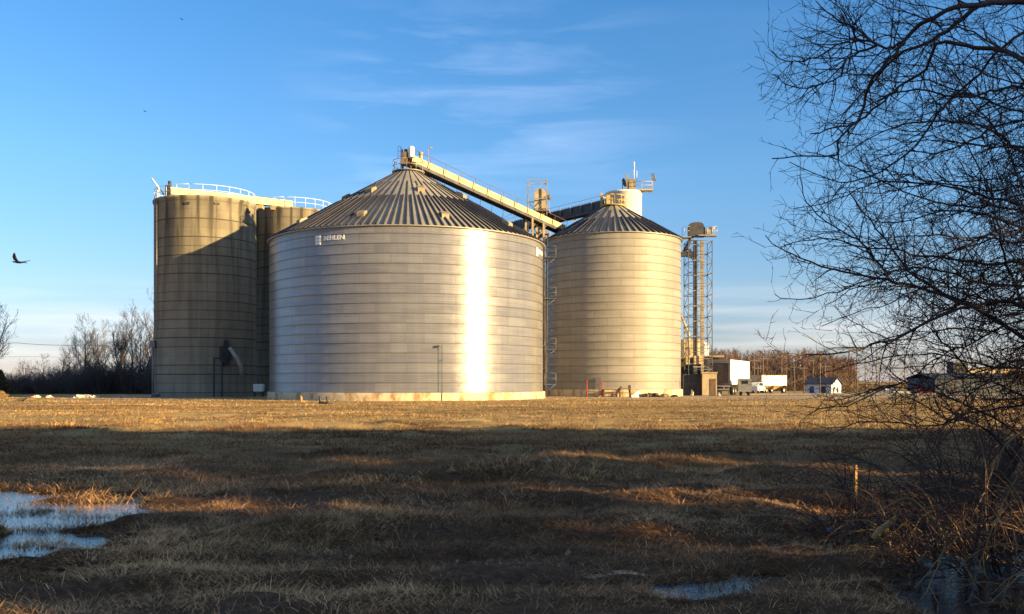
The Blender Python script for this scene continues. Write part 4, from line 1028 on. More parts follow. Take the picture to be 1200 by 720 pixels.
# things standing on the lit grass
b = MB(); b.tube([(-.3, 0, 0), (-.28, 0, .35), (-.36, 0, .55)], [.09, .08, .04], 7); b.tube([(.25, 0, 0), (.22, 0, .3), (.12, 0, .5)], [.09, .08, .05], 7); b.tube([(-.35, 0, .07), (.75, .1, .0)], [.10, .06], 7)
o = b.build('bent_scrap', M['dark_steel']); o.location = ((380-600)/F*66, 66, .02); tag(o, 'dark forked piece of scrap lying on the sunlit grass', 'scrap')
b = MB(); b.tube([(0, 0, -.1), (0, 0, .35), (-.05, 0, .5)], [.10, .09, .05], 7); b.tube([(0, 0, .1), (.35, .1, .0)], [.09, .04], 6)
o = b.build('short_post', M['wood']); o.location = ((353-600)/F*72, 72, 0); tag(o, 'short brown post stump in the sunlit grass by the wide bin', 'post')
# wooden survey stake
Yk = 11.8; xk = (1002-600)/F*Yk; zk = gz1(xk, Yk)
b = MB(); b.box((0, 0, .20), (.042, .03, .66)); b.prism([(-.021, .53), (.021, .53), (.012, .555), (-.008, .56)], -.015, .015)
o = b.build('wooden_stake', M['wood']); o.location = (xk, Yk, zk); o.rotation_euler = (R_(2), R_(-2), .6); tag(o, 'orange lit wooden stake standing upright in the dark field', 'stake')
Yb = CAMZ*F/(625-HZ); xb = (978-600)/F*Yb
b = MB(); rr = random.Random(3); V = []
for j in range(4):
    for i in range(6): V.append((i*.035-.09+rr.uniform(-.01, .01), j*.03+rr.uniform(-.01, .01), .03+rr.uniform(0, .035)))
b.add(V, [(j*6+i, j*6+i+1, j*6+i+7, j*6+i+6) for j in range(3) for i in range(5)])
o = b.build('plastic_scrap', M['blue_plastic']); o.location = (xb, Yb, gz1(xb, Yb)); tag(o, 'crumpled blue plastic scrap on the grass below the stake', 'litter')
sm2 = o.modifiers.new('thick', 'SOLIDIFY'); sm2.thickness = .004
# pale leaves / bits of litter in the grass
leafm = worn('pale_leaf', (.17, .12, .085), (.30, .23, .17), .8)
for i, (x, y) in enumerate([(410, 664), (534, 680), (665, 662), (572, 636), (390, 660)]):
    Yl = CAMZ*F/(y-HZ); xl = (x-600)/F*Yl; b = MB(); r = random.Random(i)
    a = .026+.014*r.random(); b.add([(-a, 0, .0), (-a*.3, a*.4, .02), (a*.5, a*.35, .03), (a, 0, .0), (a*.4, -a*.4, .025), (-a*.4, -a*.4, .012)], [(0, 1, 5), (1, 2, 4, 5), (2, 3, 4)])
    o = b.build('fallen_leaf', leafm); o.location = (xl, Yl, gz1(xl, Yl)+.12); o.rotation_euler = (r.uniform(-.5, .9), r.uniform(-.4, .4), r.uniform(0, 6))
    tag(o, 'single pale curled leaf lying on the dark matted grass', 'leaf', 'pale leaves on the dark grass')
    m_ = o.modifiers.new('thick', 'SOLIDIFY'); m_.thickness = .002

# birds
def bird(loc, s, flap, rz, label):
    b = MB()
    # body of revolution along x, wings as swept thickened surfaces, one continuous mesh
    prof = [(-.30, .012), (-.24, .035), (-.12, .058), (0, .066), (.10, .056), (.17, .036), (.21, .040), (.25, .036), (.29, .014), (.345, .003)]
    n = 10; V = []
    for x, r in prof:
        for k in range(n): a = 2*PI*k/n; V.append((x, r*math.cos(a), r*math.sin(a)*.9))
    b.add(V, [(i*n+k, i*n+(k+1) % n, (i+1)*n+(k+1) % n, (i+1)*n+k) for i in range(len(prof)-1) for k in range(n)], True)
    b.add([(-.28, -.02, .0), (-.28, .02, .0), (-.47, .075, .01), (-.47, -.075, .01), (-.28, -.02, .014), (-.28, .02, .014), (-.47, .075, .018), (-.47, -.075, .018)], [(0, 1, 2, 3), (4, 7, 6, 5), (2, 6, 7, 3), (0, 3, 7, 4), (1, 5, 6, 2)])
    for s_ in (-1, 1):
        st_ = [(.03, .10, -.11, .0), (.17, .13, -.12, .35), (.36, .08, -.14, .62), (.50, -.02, -.17, .74), (.60, -.12, -.20, .80)]; V = []
        for y, xl, xt, f in st_:
            z = .02+flap*f*y*1.0; 
            for xx, zz in ((xl, 0), ((xl+xt)/2, .012), (xt, 0), ((xl+xt)/2, -.006)): V.append((xx, s_*(y*(1-.25*abs(flap)*f)), z+zz))
        b.add(V, [(i*4+k, i*4+(k+1) % 4, (i+1)*4+(k+1) % 4, (i+1)*4+k) for i in range(4) for k in range(4)]+[(16, 17, 18, 19)], True)
    o = b.build('bird', M['feather']); o.location = loc; o.rotation_euler = (R_(12), R_(-6), rz); o.scale = (s, s, s)
    return tag(o, label, 'bird', 'birds in the sky')
bird(at(21, 307.5, 42), .95, .55, R_(168), 'black bird with spread wings flying low left of the silos')
bird(at(170, 131, 120), .6, .3, R_(150), 'tiny far bird high above the leftmost silo')
bird(at(213, 23, 130), .6, .3, R_(160), 'tiny far bird near the top edge of the sky')

# ------------------------------------------------------------------ trees
class Tubes:
    """many thin tapered tubes gathered into one mesh with numpy-friendly lists"""
    def __init__(s): s.V = []; s.Q = []; s.n = 0
    def add(s, pts, rads, k=3):
        m = len(pts); vs = []
        t = (pts[1]-pts[0]); u = t.orthogonal().normalized()
        for i, p in enumerate(pts):
            t = pts[min(i+1, m-1)]-pts[max(i-1, 0)]
            if t.length < 1e-9: t = Vector((0, 0, 1))
            t = t.normalized(); u = u-t*u.dot(t)
            u = u.normalized() if u.length > 1e-6 else t.orthogonal().normalized()
            bt = t.cross(u)
            for j in range(k):
                a = 2*PI*j/k; q = p+(u*math.cos(a)+bt*math.sin(a))*rads[i]; vs.append((q.x, q.y, q.z))
        o = s.n; s.V += vs
        for i in range(m-1):
            for j in range(k):
                j2 = (j+1) % k; s.Q.append((o+i*k+j, o+i*k+j2, o+(i+1)*k+j2, o+(i+1)*k+j))
        s.n += len(vs)
    def build(s, name, mat, parent=None, smooth=True):
        return np_mesh(name, np.array(s.V), quads=np.array(s.Q), mat=mat, parent=parent, smooth=smooth)
def rdir(r): 
    while True:
        v = Vector((r.uniform(-1, 1), r.uniform(-1, 1), r.uniform(-1, 1)))
        if 0.05 < v.length < 1: return v.normalized()
def spawn_dir(t, ang, r):
    a = t.cross(rdir(r)); a = a.normalized() if a.length > 1e-4 else t.orthogonal().normalized()
    return (Quaternion(a, ang) @ t).normalized()
def walk(p, d, L_, nseg, wob, trop, r):
    pts = [p.copy()]; d = d.copy(); st = L_/nseg
    for i in range(nseg):
        d = (d+rdir(r)*wob+trop*((i+1)/nseg)).normalized(); p = p+d*st; pts.append(p.copy())
    return pts
def smooth_path(ctrl, r, step=.16, jit=.018):
    # Catmull-Rom through the control points with a little wander
    P = [Vector(c) for c in ctrl]; P = [P[0]*2-P[1]]+P+[P[-1]*2-P[-2]]; out = []
    for i in range(1, len(P)-2):
        a, b_, c, d_ = P[i-1:i+3]; n = max(2, int((c-b_).length/step))
        for j in range(n):
            t = j/n; out.append(0.5*((2*b_)+(c-a)*t+(2*a-5*b_+4*c-d_)*t*t+(3*b_-a-3*c+d_)*t**3)+rdir(r)*jit)
    out.append(P[-2]); return out

def twiggy(pts, r0, r1, T, r, level, dens, trop, Lr):
    """side shoots along a limb"""
    ln = sum((pts[i+1]-pts[i]).length for i in range(len(pts)-1)); 
    if ln < .05: return
    cum = [0]
    for i in range(len(pts)-1): cum.append(cum[-1]+(pts[i+1]-pts[i]).length)
    s = r.uniform(0, dens)+(.12 if level > 1 else 0)
    while s < ln:
        i = max(j for j in range(len(cum)) if cum[j] <= s); i = min(i, len(pts)-2)
        f = (s-cum[i])/max(1e-6, cum[i+1]-cum[i]); p = pts[i].lerp(pts[i+1], f); t = (pts[i+1]-pts[i]).normalized()
        q = s/ln
        if level == 1:
            L_ = Lr*r.uniform(.35, 1.15)*(1-.78*q); d = spawn_dir(t, R_(r.uniform(28, 68)), r)
            d.y *= .75; d.normalize()
            rr = min(.0085, (r0*(1-q)+r1*q)*.62)
            pt = walk(p, d, L_, max(5, int(L_/.10)), .20, trop+Vector((0, 0, r.uniform(-.06, .10))), r)
            T.add(pt, [rr*(1-.72*k/(len(pt)-1)) for k in range(len(pt))], 3)
            twiggy(pt, rr, rr*.3, T, r, 2, .066, trop*.5, .36)
        elif level == 2:
            L_ = Lr*r.uniform(.25, 1.2)*(1-.3*q); d = spawn_dir(t, R_(r.uniform(25, 65)), r)
            pt = walk(p, d, L_, max(3, int(L_/.07)), .20, Vector((0, 0, r.uniform(-.05, .12))), r); rr = .0032
            T.add(pt, [rr*(1-.6*k/(len(pt)-1)) for k in range(len(pt))], 3)
            if L_ > .12: twiggy(pt, rr, rr*.5, T, r, 3, .075, trop, .13)
        else:
            L_ = Lr*r.uniform(.35, 1.0); d = spawn_dir(t, R_(r.uniform(30, 65)), r)
            pt = walk(p, d, L_, 2, .25, Vector((0, 0, .05)), r)
            T.add(pt, [.0026, .0022, .0016], 3)
        s += dens*r.uniform(.45, 1.6)

rt_ = random.Random(21)
near = thing('bare_tree', 'big bare tree with tangled twigs reaching in from the right frame edge', 'tree', (0, 0, 0))
TB = MB()
trunk = [(6.3, 12.7, -.2), (6.42, 12.2, .5), (6.55, 11.4, 1.4), (6.7, 10.7, 2.4), (6.85, 10.2, 3.6), (6.9, 10.0, 5.0), (6.8, 9.8, 6.6), (6.5, 9.6, 8.4)]
tp_ = smooth_path(trunk, rt_, .2, .02); TB.tube(tp_, [.115*(1-.62*i/len(tp_)) for i in range(len(tp_))], 10)
tr2 = smooth_path([(6.55, 11.4, 1.4), (6.3, 10.4, 2.1), (6.3, 9.6, 3.0), (6.2, 9.2, 4.4), (6.0, 8.9, 6.2)], rt_, .2, .02); TB.tube(tr2, [.09*(1-.6*i/len(tr2)) for i in range(len(tr2))], 8)
# (pixel path, depth start, depth end, r0, r1, shoot density)
LIMBS = [
 ([(1260, 8), (1200, 3), (1147, 5), (1110, 13), (1080, 27), (1062, 43), (1050, 62), (1023, 90), (1013, 113), (1008, 137), (980, 170), (980, 183), (945, 184), (905, 186)], 9.8, 9.0, .062, .006, .15),
 ([(1058, 50), (1037, 57), (1023, 50), (1007, 37), (987, 27), (970, 14), (957, 2)], 9.5, 9.0, .022, .005, .13),
 ([(1030, 53), (1010, 47), (993, 48), (967, 60), (950, 70), (933, 72), (913, 68), (903, 60)], 9.4, 8.8, .018, .004, .12),
 ([(1025, 54), (1008, 62), (990, 70), (987, 88), (963, 97), (945, 102), (930, 103), (915, 96), (906, 87)], 9.4, 9.0, .018, .004, .12),
 ([(1260, 95), (1200, 72), (1180, 60), (1147, 57), (1120, 50), (1097, 50), (1087, 80), (1060, 98), (1037, 117), (1013, 137), (995, 147), (975, 152), (950, 157)], 10, 9.6, .055, .006, .15),
 ([(1150, 5), (1128, 20), (1110, 35), (1090, 48), (1060, 60), (1040, 75), (1020, 100), (1000, 122), (985, 140)], 10.2, 10.4, .040, .006, .16),
 ([(1260, 118), (1200, 103), (1167, 105), (1127, 115), (1090, 107), (1060, 107), (1030, 118), (1000, 135), (975, 160)], 10, 9.4, .030, .005, .15),
 ([(1260, 215), (1200, 180), (1173, 160), (1147, 147), (1113, 143), (1080, 143), (1050, 150), (1015, 165), (985, 185)], 9.8, 8.9, .034, .005, .15),
 ([(1265, 430), (1200, 395), (1180, 383), (1160, 370), (1140, 360), (1107, 347), (1067, 335), (1040, 328), (990, 320), (963, 313), (937, 302), (912, 292), (897, 276)], 9.8, 9.0, .058, .004, .14),
 ([(1140, 360), (1115, 347), (1085, 333), (1067, 318), (1047, 293), (1027, 267), (1012, 248), (995, 225)], 9.6, 9.9, .030, .005, .14),
 ([(1044, 329), (1030, 310), (1013, 287), (998, 277), (983, 270), (957, 250), (943, 230), (937, 205)], 9.3, 9.0, .016, .004, .13),
 ([(1200, 360), (1175, 352), (1150, 358), (1120, 363), (1087, 377), (1057, 393), (1020, 405), (990, 413), (960, 416), (933, 417), (905, 411)], 9.5, 8.6, .030, .004, .14),
 ([(1260, 320), (1200, 307), (1157, 310), (1113, 303), (1080, 300), (1053, 293), (1020, 290), (985, 283), (950, 280), (915, 290)], 10, 9.8, .036, .004, .13),
 ([(1260, 255), (1200, 240), (1160, 232), (1120, 222), (1080, 215), (1040, 212), (1005, 222), (965, 240), (930, 245)], 9.9, 9.3, .030, .004, .13),
 ([(1260, 30), (1200, 38), (1170, 60), (1150, 85), (1120, 110), (1095, 140), (1075, 170), (1045, 195), (1010, 210), (975, 212), (925, 190)], 10.6, 10.2, .036, .005, .14),
 ([(1255, 290), (1200, 268), (1165, 255), (1125, 248), (1085, 252), (1050, 262), (1010, 255)], 10.6, 10.6, .030, .005, .14),
 ([(1255, 345), (1200, 335), (1160, 335), (1120, 322), (1085, 315), (1050, 318), (1015, 330), (970, 345), (925, 350), (908, 345)], 10.4, 9.9, .030, .004, .13),
 ([(1260, 150), (1200, 140), (1165, 150), (1130, 170), (1095, 180), (1060, 178), (1020, 190)], 10.7, 10.5, .030, .005, .14),
 ([(1230, 450), (1195, 430), (1160, 430), (1120, 420), (1080, 415), (1040, 420), (1000, 428), (960, 440)], 9.7, 9.2, .026, .004, .14),
 ([(1225, 480), (1180, 455), (1140, 440), (1105, 400), (1085, 370), (1060, 345), (1030, 335)], 9.9, 9.5, .030, .004, .14),
 ([(1230, 400), (1195, 350), (1180, 310), (1170, 270), (1160, 225), (1145, 190), (1125, 160)], 9.4, 9.4, .030, .006, .14),
 ([(1240, 300), (1205, 240), (1185, 190), (1165, 150), (1140, 120), (1115, 85), (1085, 60)], 9.0, 9.2, .026, .005, .14),
 ([(1210, 520), (1165, 490), (1120, 470), (1090, 455), (1050, 450), (1010, 470), (975, 478), (935, 475)], 10.5, 10.2, .024, .004, .17),
 ([(1190, 540), (1150, 500), (1110, 490), (1070, 470), (1040, 455)], 9.5, 9.1, .022, .004, .17),
]
rl = random.Random(404)
for k in range(25):
    y0 = 105+k*14.5+rl.uniform(-10, 10); xe = rl.uniform(985, 1090) if k % 3 else rl.uniform(930, 990); p = []
    yy = y0; dy = rl.uniform(-14, 16)
    for i in range(9):
        f = i/8; p.append((1250+(xe-1250)*f, yy)); yy += dy+rl.uniform(-9, 9); dy += rl.uniform(-4, 3.5)
    LIMBS.append((p, rl.uniform(9.2, 10.8), rl.uniform(8.9, 10.6), rl.uniform(.016, .026), .004, .15))
TW = Tubes()
for path, Ya, Yb_, ra, rb, dn in LIMBS:
    n = len(path); ctrl = []
    for i, (x, y) in enumerate(path):
        Y = Ya+(Yb_-Ya)*i/(n-1)+.25*math.sin(i*1.7+ra*400)
        ctrl.append(at(x, y, Y))
    if path[0][0] > 1215:                       # spring from the trunk
        z = ctrl[0].z; q = min(tp_, key=lambda v: abs(v.z-(z-.35))); ctrl.insert(0, q.copy())
    pts = smooth_path(ctrl, rt_, .14, .016)
    m = len(pts); rad = [.76*ra+(rb-.76*ra)*(i/(m-1))**.7 for i in range(m)]
    TW.add(pts, rad, 6)
    twiggy(pts, ra, rb, TW, rt_, 1, dn*.70, Vector((-.02, 0, -.01)), .95)
TB.build('trunk', M['bark'], near)
TW.build('crown', M['twig'], near)

# brambles and fallen canes below the tree
def thicket(label, base, n, L_, r, lean, seed, mat, rad=.009, sub=True, group='bramble bushes under the near tree'):
    rr = random.Random(seed); T = Tubes()
    for i in range(n):
        a = rr.uniform(0, 2*PI); q = rr.random()**.6*r; x = base[0]+math.cos(a)*q; y = base[1]+math.sin(a)*q*.8
        p = Vector((x, y, gz1(x, y)-.03)); d = Vector((lean[0]+rr.uniform(-.7, .7), lean[1]+rr.uniform(-.6, .6), 1.2*rr.uniform(.5, 1.3))).normalized()
        l = L_*rr.uniform(.5, 1.25); ns = 10; pt = walk(p, d, l, ns, .13, Vector((lean[0]*.25, 0, -.34*rr.uniform(.4, 1.5))), rr)
        for v in pt: v.z = max(v.z, .02)
        ra = rad*rr.uniform(.6, 1.2); T.add(pt, [ra*(1-.7*k/ns) for k in range(ns+1)], 4)
        if sub: twiggy(pt, ra, ra*.4, T, rr, 2, .11, Vector((0, 0, 0)), .34)
    o = T.build('bramble_bush', mat); return tag(o, label, 'bush', group)
thicket('dense dark bramble thicket at the right edge below the tree trunk', (5.1, 9.1), 95, 1.9, 1.0, (-.3, -.1), 31, M['twig'])
thicket('dark bramble bush drooping over the puddle in the right corner', (4.0, 7.9), 60, 1.45, .7, (-.25, -.2), 32, M['twig'])
thicket('low dark bramble bush left of the right corner puddle, beside broken log', (3.6, 9.2), 52, 1.1, .7, (-.35, -.1), 33, M['twig'])
thicket('sparse bramble bush behind the wooden stake under outer branches', (6.3, 13.0), 30, 1.4, .9, (-.3, 0), 34, M['twig'])
thicket('tan drooping dry canes fanning over the water in the right corner', (4.5, 7.7), 34, 1.7, .75, (-.4, -.1), 36, M['cane'], .0075, False)
thicket('tan dry canes leaning left beside the broken log', (3.9, 8.6), 22, 1.3, .55, (-.45, -.1), 37, M['cane'], .0065, False)
CANES = [([(1205, 506), (1190, 511), (1179, 522), (1164, 545), (1156, 572), (1140, 603), (1133, 640)], 8.2, .013, 'thick golden cane arching in from the right frame edge'),
         ([(1102, 594), (1082, 603), (1067, 630), (1051, 650), (1040, 664)], 8.4, .010, 'golden cane arching down beside the broken log'),
         ([(1109, 636), (1098, 665), (1086, 693), (1068, 716)], 7.0, .010, 'golden cane running down to the bottom edge left of the puddle'),
         ([(1192, 558), (1176, 590), (1162, 620), (1152, 650), (1140, 690), (1130, 716)], 7.1, .010, 'long golden cane crossing before the right corner puddle'),
         ([(1130, 590), (1126, 610), (1112, 622), (1094, 621), (1086, 607)], 8.2, .009, 'hooked golden cane just left of the thick arching one'),
         ([(1184, 598), (1186, 620), (1192, 640), (1190, 660), (1180, 690), (1172, 718)], 7.0, .008, 'slim golden cane in front of the right corner water'),
         ([(1028, 600), (1062, 584), (1088, 602), (1108, 630), (1128, 660), (1144, 690), (1150, 718)], 7.2, .008, 'long dark brown cane sweeping down right across the thicket'),
         ([(978, 662), (974, 672), (960, 690), (948, 710)], 7.4, .007, 'thin golden twig at the bottom, left of the thicket'),
         ([(967, 624), (985, 618), (1006, 606)], 9.6, .010, 'short pale stick lying by the blue plastic scrap'),
         ([(922, 652), (945, 642), (968, 638)], 8.6, .006, 'pale bent grass stem left of the blue plastic scrap')]
for path, Y, rad, lab in CANES:
    rr = random.Random(len(lab)); n = len(path)
    pts = smooth_path([at(x, y, Y+.12*math.sin(i*2.1)) for i, (x, y) in enumerate(path)], rr, .06, .006)
    for v in pts: v.z = max(v.z, gz1(v.x, v.y)+.02)
    T = Tubes(); T.add(pts, [.6*rad*(1-.5*i/len(pts)) for i in range(len(pts))], 6)
    for k in range(2, len(pts)-2, 5):
        d = spawn_dir((pts[k+1]-pts[k]).normalized(), R_(45), rr); T.add(walk(pts[k], d, rr.uniform(.05, .22), 3, .15, Vector((0, 0, .05)), rr), [rad*.4, rad*.35, rad*.3, rad*.2], 4)
    tag(T.build('cane', M['cane']), lab, 'cane', 'dry canes under the near tree')
lp_ = at(1024, 632, 8.3); lp2 = at(1050, 606, 8.2)
b = MB(); b.tube([lp_, lp_.lerp(lp2, .3)+Vector((0, .02, .01)), lp_.lerp(lp2, .7), lp2], [.034, .036, .030, .018], 8); o = b.build('broken_log', M['wood']); tag(o, 'short broken log with bare orange wood propped in the thicket', 'log')

# distant bare trees -------------------------------------------------
def far_tree(seed, H, spread, rtrunk, fork=.35, n1=14, vase=.5, tw=.020):
    """returns (trunk tubes, crown tubes) in local coordinates"""
    r = random.Random(seed); A = Tubes(); B = Tubes()
    stems = 1 if r.random() < .5 else 2
    tips = []
    for s in range(stems):
        d = Vector((r.uniform(-.14, .14)*stems, r.uniform(-.1, .1)*stems, 1)).normalized()
        pt = walk(Vector((s*.35, 0, -.2)), d, H*r.uniform(.82, .95), 14, .055, Vector((0, 0, .05)), r)
        rd = [rtrunk*(1-.88*(k/14)**.8) for k in range(15)]; A.add(pt, rd, 6); tips.append((pt, rd))
    def shoot(p, d, l, rad, lev):
        ns = max(3, int(l/.55)); pt = walk(p, d, l, ns, .09, Vector((0, 0, .13 if lev < 3 else .06)), r)
        B.add(pt, [max(tw*.4, rad*(1-.8*k/ns)) for k in range(ns+1)], 3)
        if lev >= 4: return
        m = {1: int(3+l*1.3), 2: int(2+l*1.6), 3: 2}[lev]
        for _ in range(m):
            q = r.uniform(.2, 1)*ns; i = min(int(q), ns-1); pp = pt[i].lerp(pt[i+1], q-i); tt = (pt[i+1]-pt[i]).normalized()
            shoot(pp, spawn_dir(tt, R_(r.uniform(16, 38)), r), l*r.uniform(.38, .62), max(tw*.5, rad*.5), lev+1)
    for pt, rd in tips:
        for k in range(n1):
            q = fork+(1-fork)*(k+r.random())/n1; i = min(int(q*14), 13); p = pt[i].lerp(pt[i+1], q*14-i)
            a = r.uniform(0, 2*PI); e = vase+r.uniform(-.05, .35)
            d = Vector((math.cos(a), math.sin(a), e*2)).normalized()
            shoot(p, d, spread*(1.2-.7*q)*r.uniform(.7, 1.2), rd[i]*.5, 1)
    return A, B
PROTO = {}
def plant_tree(kind, px, ytop, Y, label, group, rz=0, sx=1.0):
    seed, H0, sp, rt0, fk, n1, vs = kind
    x = (px-600)/F*Y; zg = gz1(x, Y); H = (CAMZ+(HZ-ytop)*Y/F-zg)*1.02
    root = thing('bare_tree', label, 'tree', (x, Y, zg), rz, group)
    if kind not in PROTO:
        A, B = far_tree(seed, H0, sp, rt0, fk, n1, vs); a = A.build('trunk', M['bark_far'], root); c = B.build('crown', M['bark_far'], root); PROTO[kind] = (a, c)
    else:
        for o in PROTO[kind]:
            q = o.copy(); COL.objects.link(q); q.parent = root
    s = H/H0; root.scale = (s*sx, s*sx, s); return root
KA = (1, 13, 3.4, .24, .30, 18, .75); KB = (2, 13, 3.0, .22, .32, 18, .9); KC = (3, 12, 4.2, .24, .2, 18, .5); KD = (5, 12, 3.8, .2, .2, 18, .55)
GT = 'bare trees left of the silos'
plant_tree(KA, 173, 343, 132, 'tallest bare tree, right against the leftmost silo', GT, 0, .95)
plant_tree(KB, 130, 358, 128, 'tall twin-stemmed bare tree with a dense upright crown, third from silo', GT, .5, .9)
plant_tree(KA, 156, 356, 140, 'slender bare tree between the tallest tree and the twin-stemmed one', GT, 2.1, .8)
plant_tree(KC, 97, 378, 130, 'rounded bare tree leftmost of the tall ones beside the silo', GT, 1.0, .9)
plant_tree(KD, 112, 392, 136, 'short bare tree between the rounded one and the twin-stemmed one', GT, 3.0)
plant_tree(KC, 84, 402, 138, 'small bare tree at the left foot of the rounded bare tree', GT, 4.0)
plant_tree(KD, -15, 358, 110, 'bare tree at the left frame edge, only its right twigs showing', GT, .3)
plant_tree(KC, 50, 420, 150, 'low bare tree in the thicket between the frame edge and rounded tree', GT, 5.0, 1.3)
plant_tree(KB, 148, 372, 144, 'bare tree right of the twin-stemmed one, its crown below the slender tree', GT, 2.6, 1.1)
plant_tree(KC, 120, 384, 142, 'bare tree just left of and behind the twin-stemmed one', GT, 3.6, 1.0)
plant_tree(KD, 166, 384, 126, 'short bushy bare tree at the foot of the tallest tree', GT, 5.4, 1.2)
plant_tree(KA, 70, 410, 146, 'low bare tree outermost on the left of the rounded tree', GT, .9, 1.3)
plant_tree(KD, 30, 425, 148, 'low bare tree in the thicket nearest the left frame edge', GT, 1.7, 1.3)
def shrub_mesh(seed, n=85):
    r = random.Random(seed); T = Tubes()
    for i in range(n):
        a = r.uniform(0, 2*PI); q = r.random()**.5*1.4; p = Vector((math.cos(a)*q, math.sin(a)*q, -.1))
        d = Vector((math.cos(a)*.35+r.uniform(-.3, .3), math.sin(a)*.35+r.uniform(-.3, .3), 1)).normalized()
        l = r.uniform(1.6, 4.2); pt = walk(p, d, l, 5, .16, Vector((0, 0, .02)), r); T.add(pt, [.035, .03, .025, .02, .015, .010], 3)
        for k in range(7):
            i_ = r.randrange(1, 5); T.add(walk(pt[i_].lerp(pt[i_+1], r.random()), spawn_dir(d, R_(r.uniform(25, 60)), r), r.uniform(.4, 1.3), 3, .2, Vector((0, 0, .05)), r), [.016, .013, .011, .008], 3)
    return T
sp_ = [shrub_mesh(s).build('shrub', M['bark_far']) for s in (1, 2, 3)]
rs = random.Random(9); first = {}
k = 0
for px in range(-20, 190, 9):
    for row in range(2):
        Y = (120, 132)[row]+rs.uniform(-3, 3); src = sp_[k % 3]
        o = src if k < 3 else src.copy()
        if k >= 3: COL.objects.link(o)
        x = (px+rs.uniform(-4, 4)-600)/F*Y
        o.location = (x, Y, gz1(x, Y)); o.rotation_euler.z = rs.uniform(0, 6); hh = rs.uniform(.75, 1.15)*(.66+.42*float(sstep(40, 110, px))); o.scale = (1.15*hh, 1.15*hh, hh)
        tag(o, 'dark leafless shrub in the dense thicket left of the silos', 'shrub', 'leafless shrubs in the thicket left of the silos'); k += 1
# small evergreen at the left frame edge
def leafcloud(n, ext, size, seed, shape):
    r = np.random.default_rng(seed); P = shape(r, n); n = len(P)
    A = r.normal(size=(n, 3)); A /= np.linalg.norm(A, axis=1)[:, None]; Bv = np.cross(A, r.normal(size=(n, 3))); Bv /= np.linalg.norm(Bv, axis=1)[:, None]
    s = size*(.5+r.random(n))[:, None]; V = np.stack([P-A*s-Bv*s*.3, P+A*s*.2-Bv*s*.6, P+A*s+Bv*s*.2, P-A*s*.1+Bv*s*.6], 1).reshape(-1, 3)
    return V, np.arange(4*n).reshape(-1, 4)
def cone_shape(H, Rr):
    def f(r, n):
        z = H*r.random(n)**1.3; a = r.random(n)*2*PI; q = Rr*(1-z/H)*np.sqrt(r.random(n))*(0.75+.35*np.sin(a*3+z*2)); return np.stack([q*np.cos(a), q*np.sin(a), z+.2], 1)
    return f
M['evergreen'] = worn('evergreen_needles', (.05, .045, .02), (.10, .085, .035), .8, 0, 1.5)
ev = thing('evergreen_bush', 'rounded olive brown leafy bush at the left frame edge before the thicket', 'bush', ((1-600)/F*108, 108, 0))
V, Qd = leafcloud(3500, 0, .16, 4, cone_shape(2.6, 1.8)); np_mesh('foliage', V, quads=Qd, mat=M['evergreen'], parent=ev)
b = MB(); b.tube([(0, 0, -.2), (0, 0, 3)], [.14, .05], 6); b.build('trunk', M['bark_far'], ev)

# far wood beyond the trailers (one mass)
r = random.Random(77); T = Tubes()
for i in range(400):
    u = r.random(); px = 822+u*180; Y = r.uniform(300, 370); x = (px-600)/F*Y
    hpx = 406+10*max(0, u-.4)+6*vnoise(np.array([u*9]), np.array([1.]), 1, 5)[0]+r.uniform(0, 9)
    H = CAMZ+(HZ-hpx)*Y/F+1.5; p = Vector((x, Y, -1.6)); pt = walk(p, Vector((r.uniform(-.06, .06), 0, 1)).normalized(), H, 6, .04, Vector((0, 0, .04)), r)
    T.add(pt, [.20, .18, .15, .12, .09, .06, .03], 4)
    for j in range(24):
        q = r.uniform(.25, 1)*6; i_ = min(5, int(q)); d = spawn_dir(Vector((0, 0, 1)), R_(r.uniform(20, 55)), r); l = r.uniform(1.0, 3.2)*(1.2-q/8)
        pb = walk(pt[i_].lerp(pt[i_+1], q-i_), d, l, 3, .15, Vector((0, 0, .12)), r); T.add(pb, [.06, .05, .04, .02], 3)
        for k in range(3):
            T.add(walk(pb[1].lerp(pb[3], r.random()), spawn_dir(d, R_(r.uniform(20, 50)), r), l*.5, 2, .15, Vector((0, 0, .1)), r), [.035, .03, .02], 3)
wm = worn('far_bark', (.11, .062, .045), (.20, .12, .085), .9, 0, .2)
o = T.build('woods', wm); o['kind'] = 'stuff'; o['label'] = 'brown leafless wood behind the trailers on the right'
# undergrowth that closes the foot of that wood, and low brush further right
def brush(name, x0, x1, Ya, Yb, h, n, seed, mat, label):
    r = np.random.default_rng(seed); px = x0+r.random(n)*(x1-x0); Y = Ya+r.random(n)*(Yb-Ya); X = (px-600)/F*Y
    hh = h*(.5+fbm(X, Y, 9, seed, 2))*r.random(n); Z0 = gz(X, Y); P = np.stack([X, Y, Z0+hh], 1)
    A = r.normal(size=(n, 3)); A[:, 2] = np.abs(A[:, 2])*1.5; A /= np.linalg.norm(A, axis=1)[:, None]; s = (.5+r.random(n))[:, None]
    Bv = np.cross(A, r.normal(size=(n, 3))); Bv /= np.linalg.norm(Bv, axis=1)[:, None]
    V = np.stack([P-A*s-Bv*.05, P-A*s+Bv*.05, P+A*s+Bv*.02, P+A*s-Bv*.02], 1).reshape(-1, 3)
    o = np_mesh(name, V, quads=np.arange(4*n).reshape(-1, 4), mat=mat); o['kind'] = 'stuff'; o['label'] = label
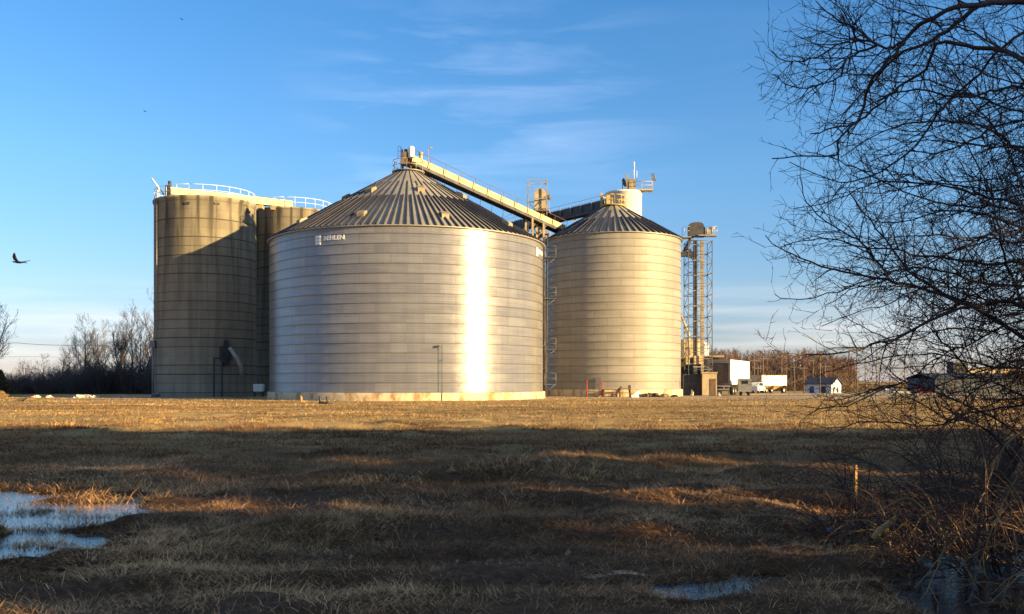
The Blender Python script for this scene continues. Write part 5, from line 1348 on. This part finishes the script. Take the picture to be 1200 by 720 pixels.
brush('undergrowth', 828, 1000, 290, 340, 5.0, 9000, 5, wm, 'brown undergrowth at the foot of the far wood')
brush('undergrowth', 990, 1240, 255, 330, 2.2, 9000, 6, worn('far_brush', (.16, .10, .05), (.28, .19, .09), .9, 0, .2), 'low tan brush far across the field on the right')

# ------------------------------------------------------------------ shadow caster: unseen windbreak added behind the camera, gaps cut to aim sun patches
def shade_wood_shape(r, n):
    X = 14+106*r.random(n); Yd = -5-1.3*r.random(n); z = 16.6*r.random(n)
    top = 16.2+1.5*(fbm(X, Yd*0, 2.5, 8, 3)-.5)-1.3*r.random(n)**4
    gc = 8.72+.085*(X-30); hw = 1.15+.6*(fbm(X, Yd*0, 2.2, 12, 2)-.5)
    gap = (np.abs(z-gc) < hw) & (X < 52) & (fbm(X, z, 2.2, 15, 2) < .47)
    gap |= (np.abs(X-31) < 2.0) & (np.abs(z-6.95) < 1.0) & (fbm(X, z, .9, 25, 2) < .60)  # slots shaped so sun reaches the canes, stake and tufts
    gap |= (np.abs(X-38.5) < 2.5) & (np.abs(z-8.1) < 1.0)
    gap |= (np.abs(X-30.5) < 2.3) & (np.abs(z-8.35) < .85)
    gap |= (np.abs(X-36.4) < 1.6) & (np.abs(z-8.8) < .8)
    gap |= (np.abs(X-20.0) < 1.1) & (np.abs(z-5.4) < .75)
    keep = (z < top) & (~gap | (r.random(n) < .02))
    return np.stack([X, Yd, z], 1)[keep]
V, Qd = leafcloud(95000, 0, .34, 14, shade_wood_shape)
rr = random.Random(3); T = Tubes()
for i in range(40):
    x = 16+100*(i+rr.random())/40; y = -6+rr.uniform(-.6, .6); T.add([Vector((x, y, -.3)), Vector((x+rr.uniform(-.3, .3), y, 8)), Vector((x, y, 15.5))], [.22, .17, .05], 6)
nv = len(V); V2 = np.concatenate([V, np.array(T.V)]); Q2 = np.concatenate([Qd, np.array(T.Q)+nv])
o = np_mesh('shade_windbreak', V2, quads=Q2, mat=M['evergreen']); o['kind'] = 'stuff'; o['label'] = 'unseen dense evergreen windbreak added behind the camera to shade the field'
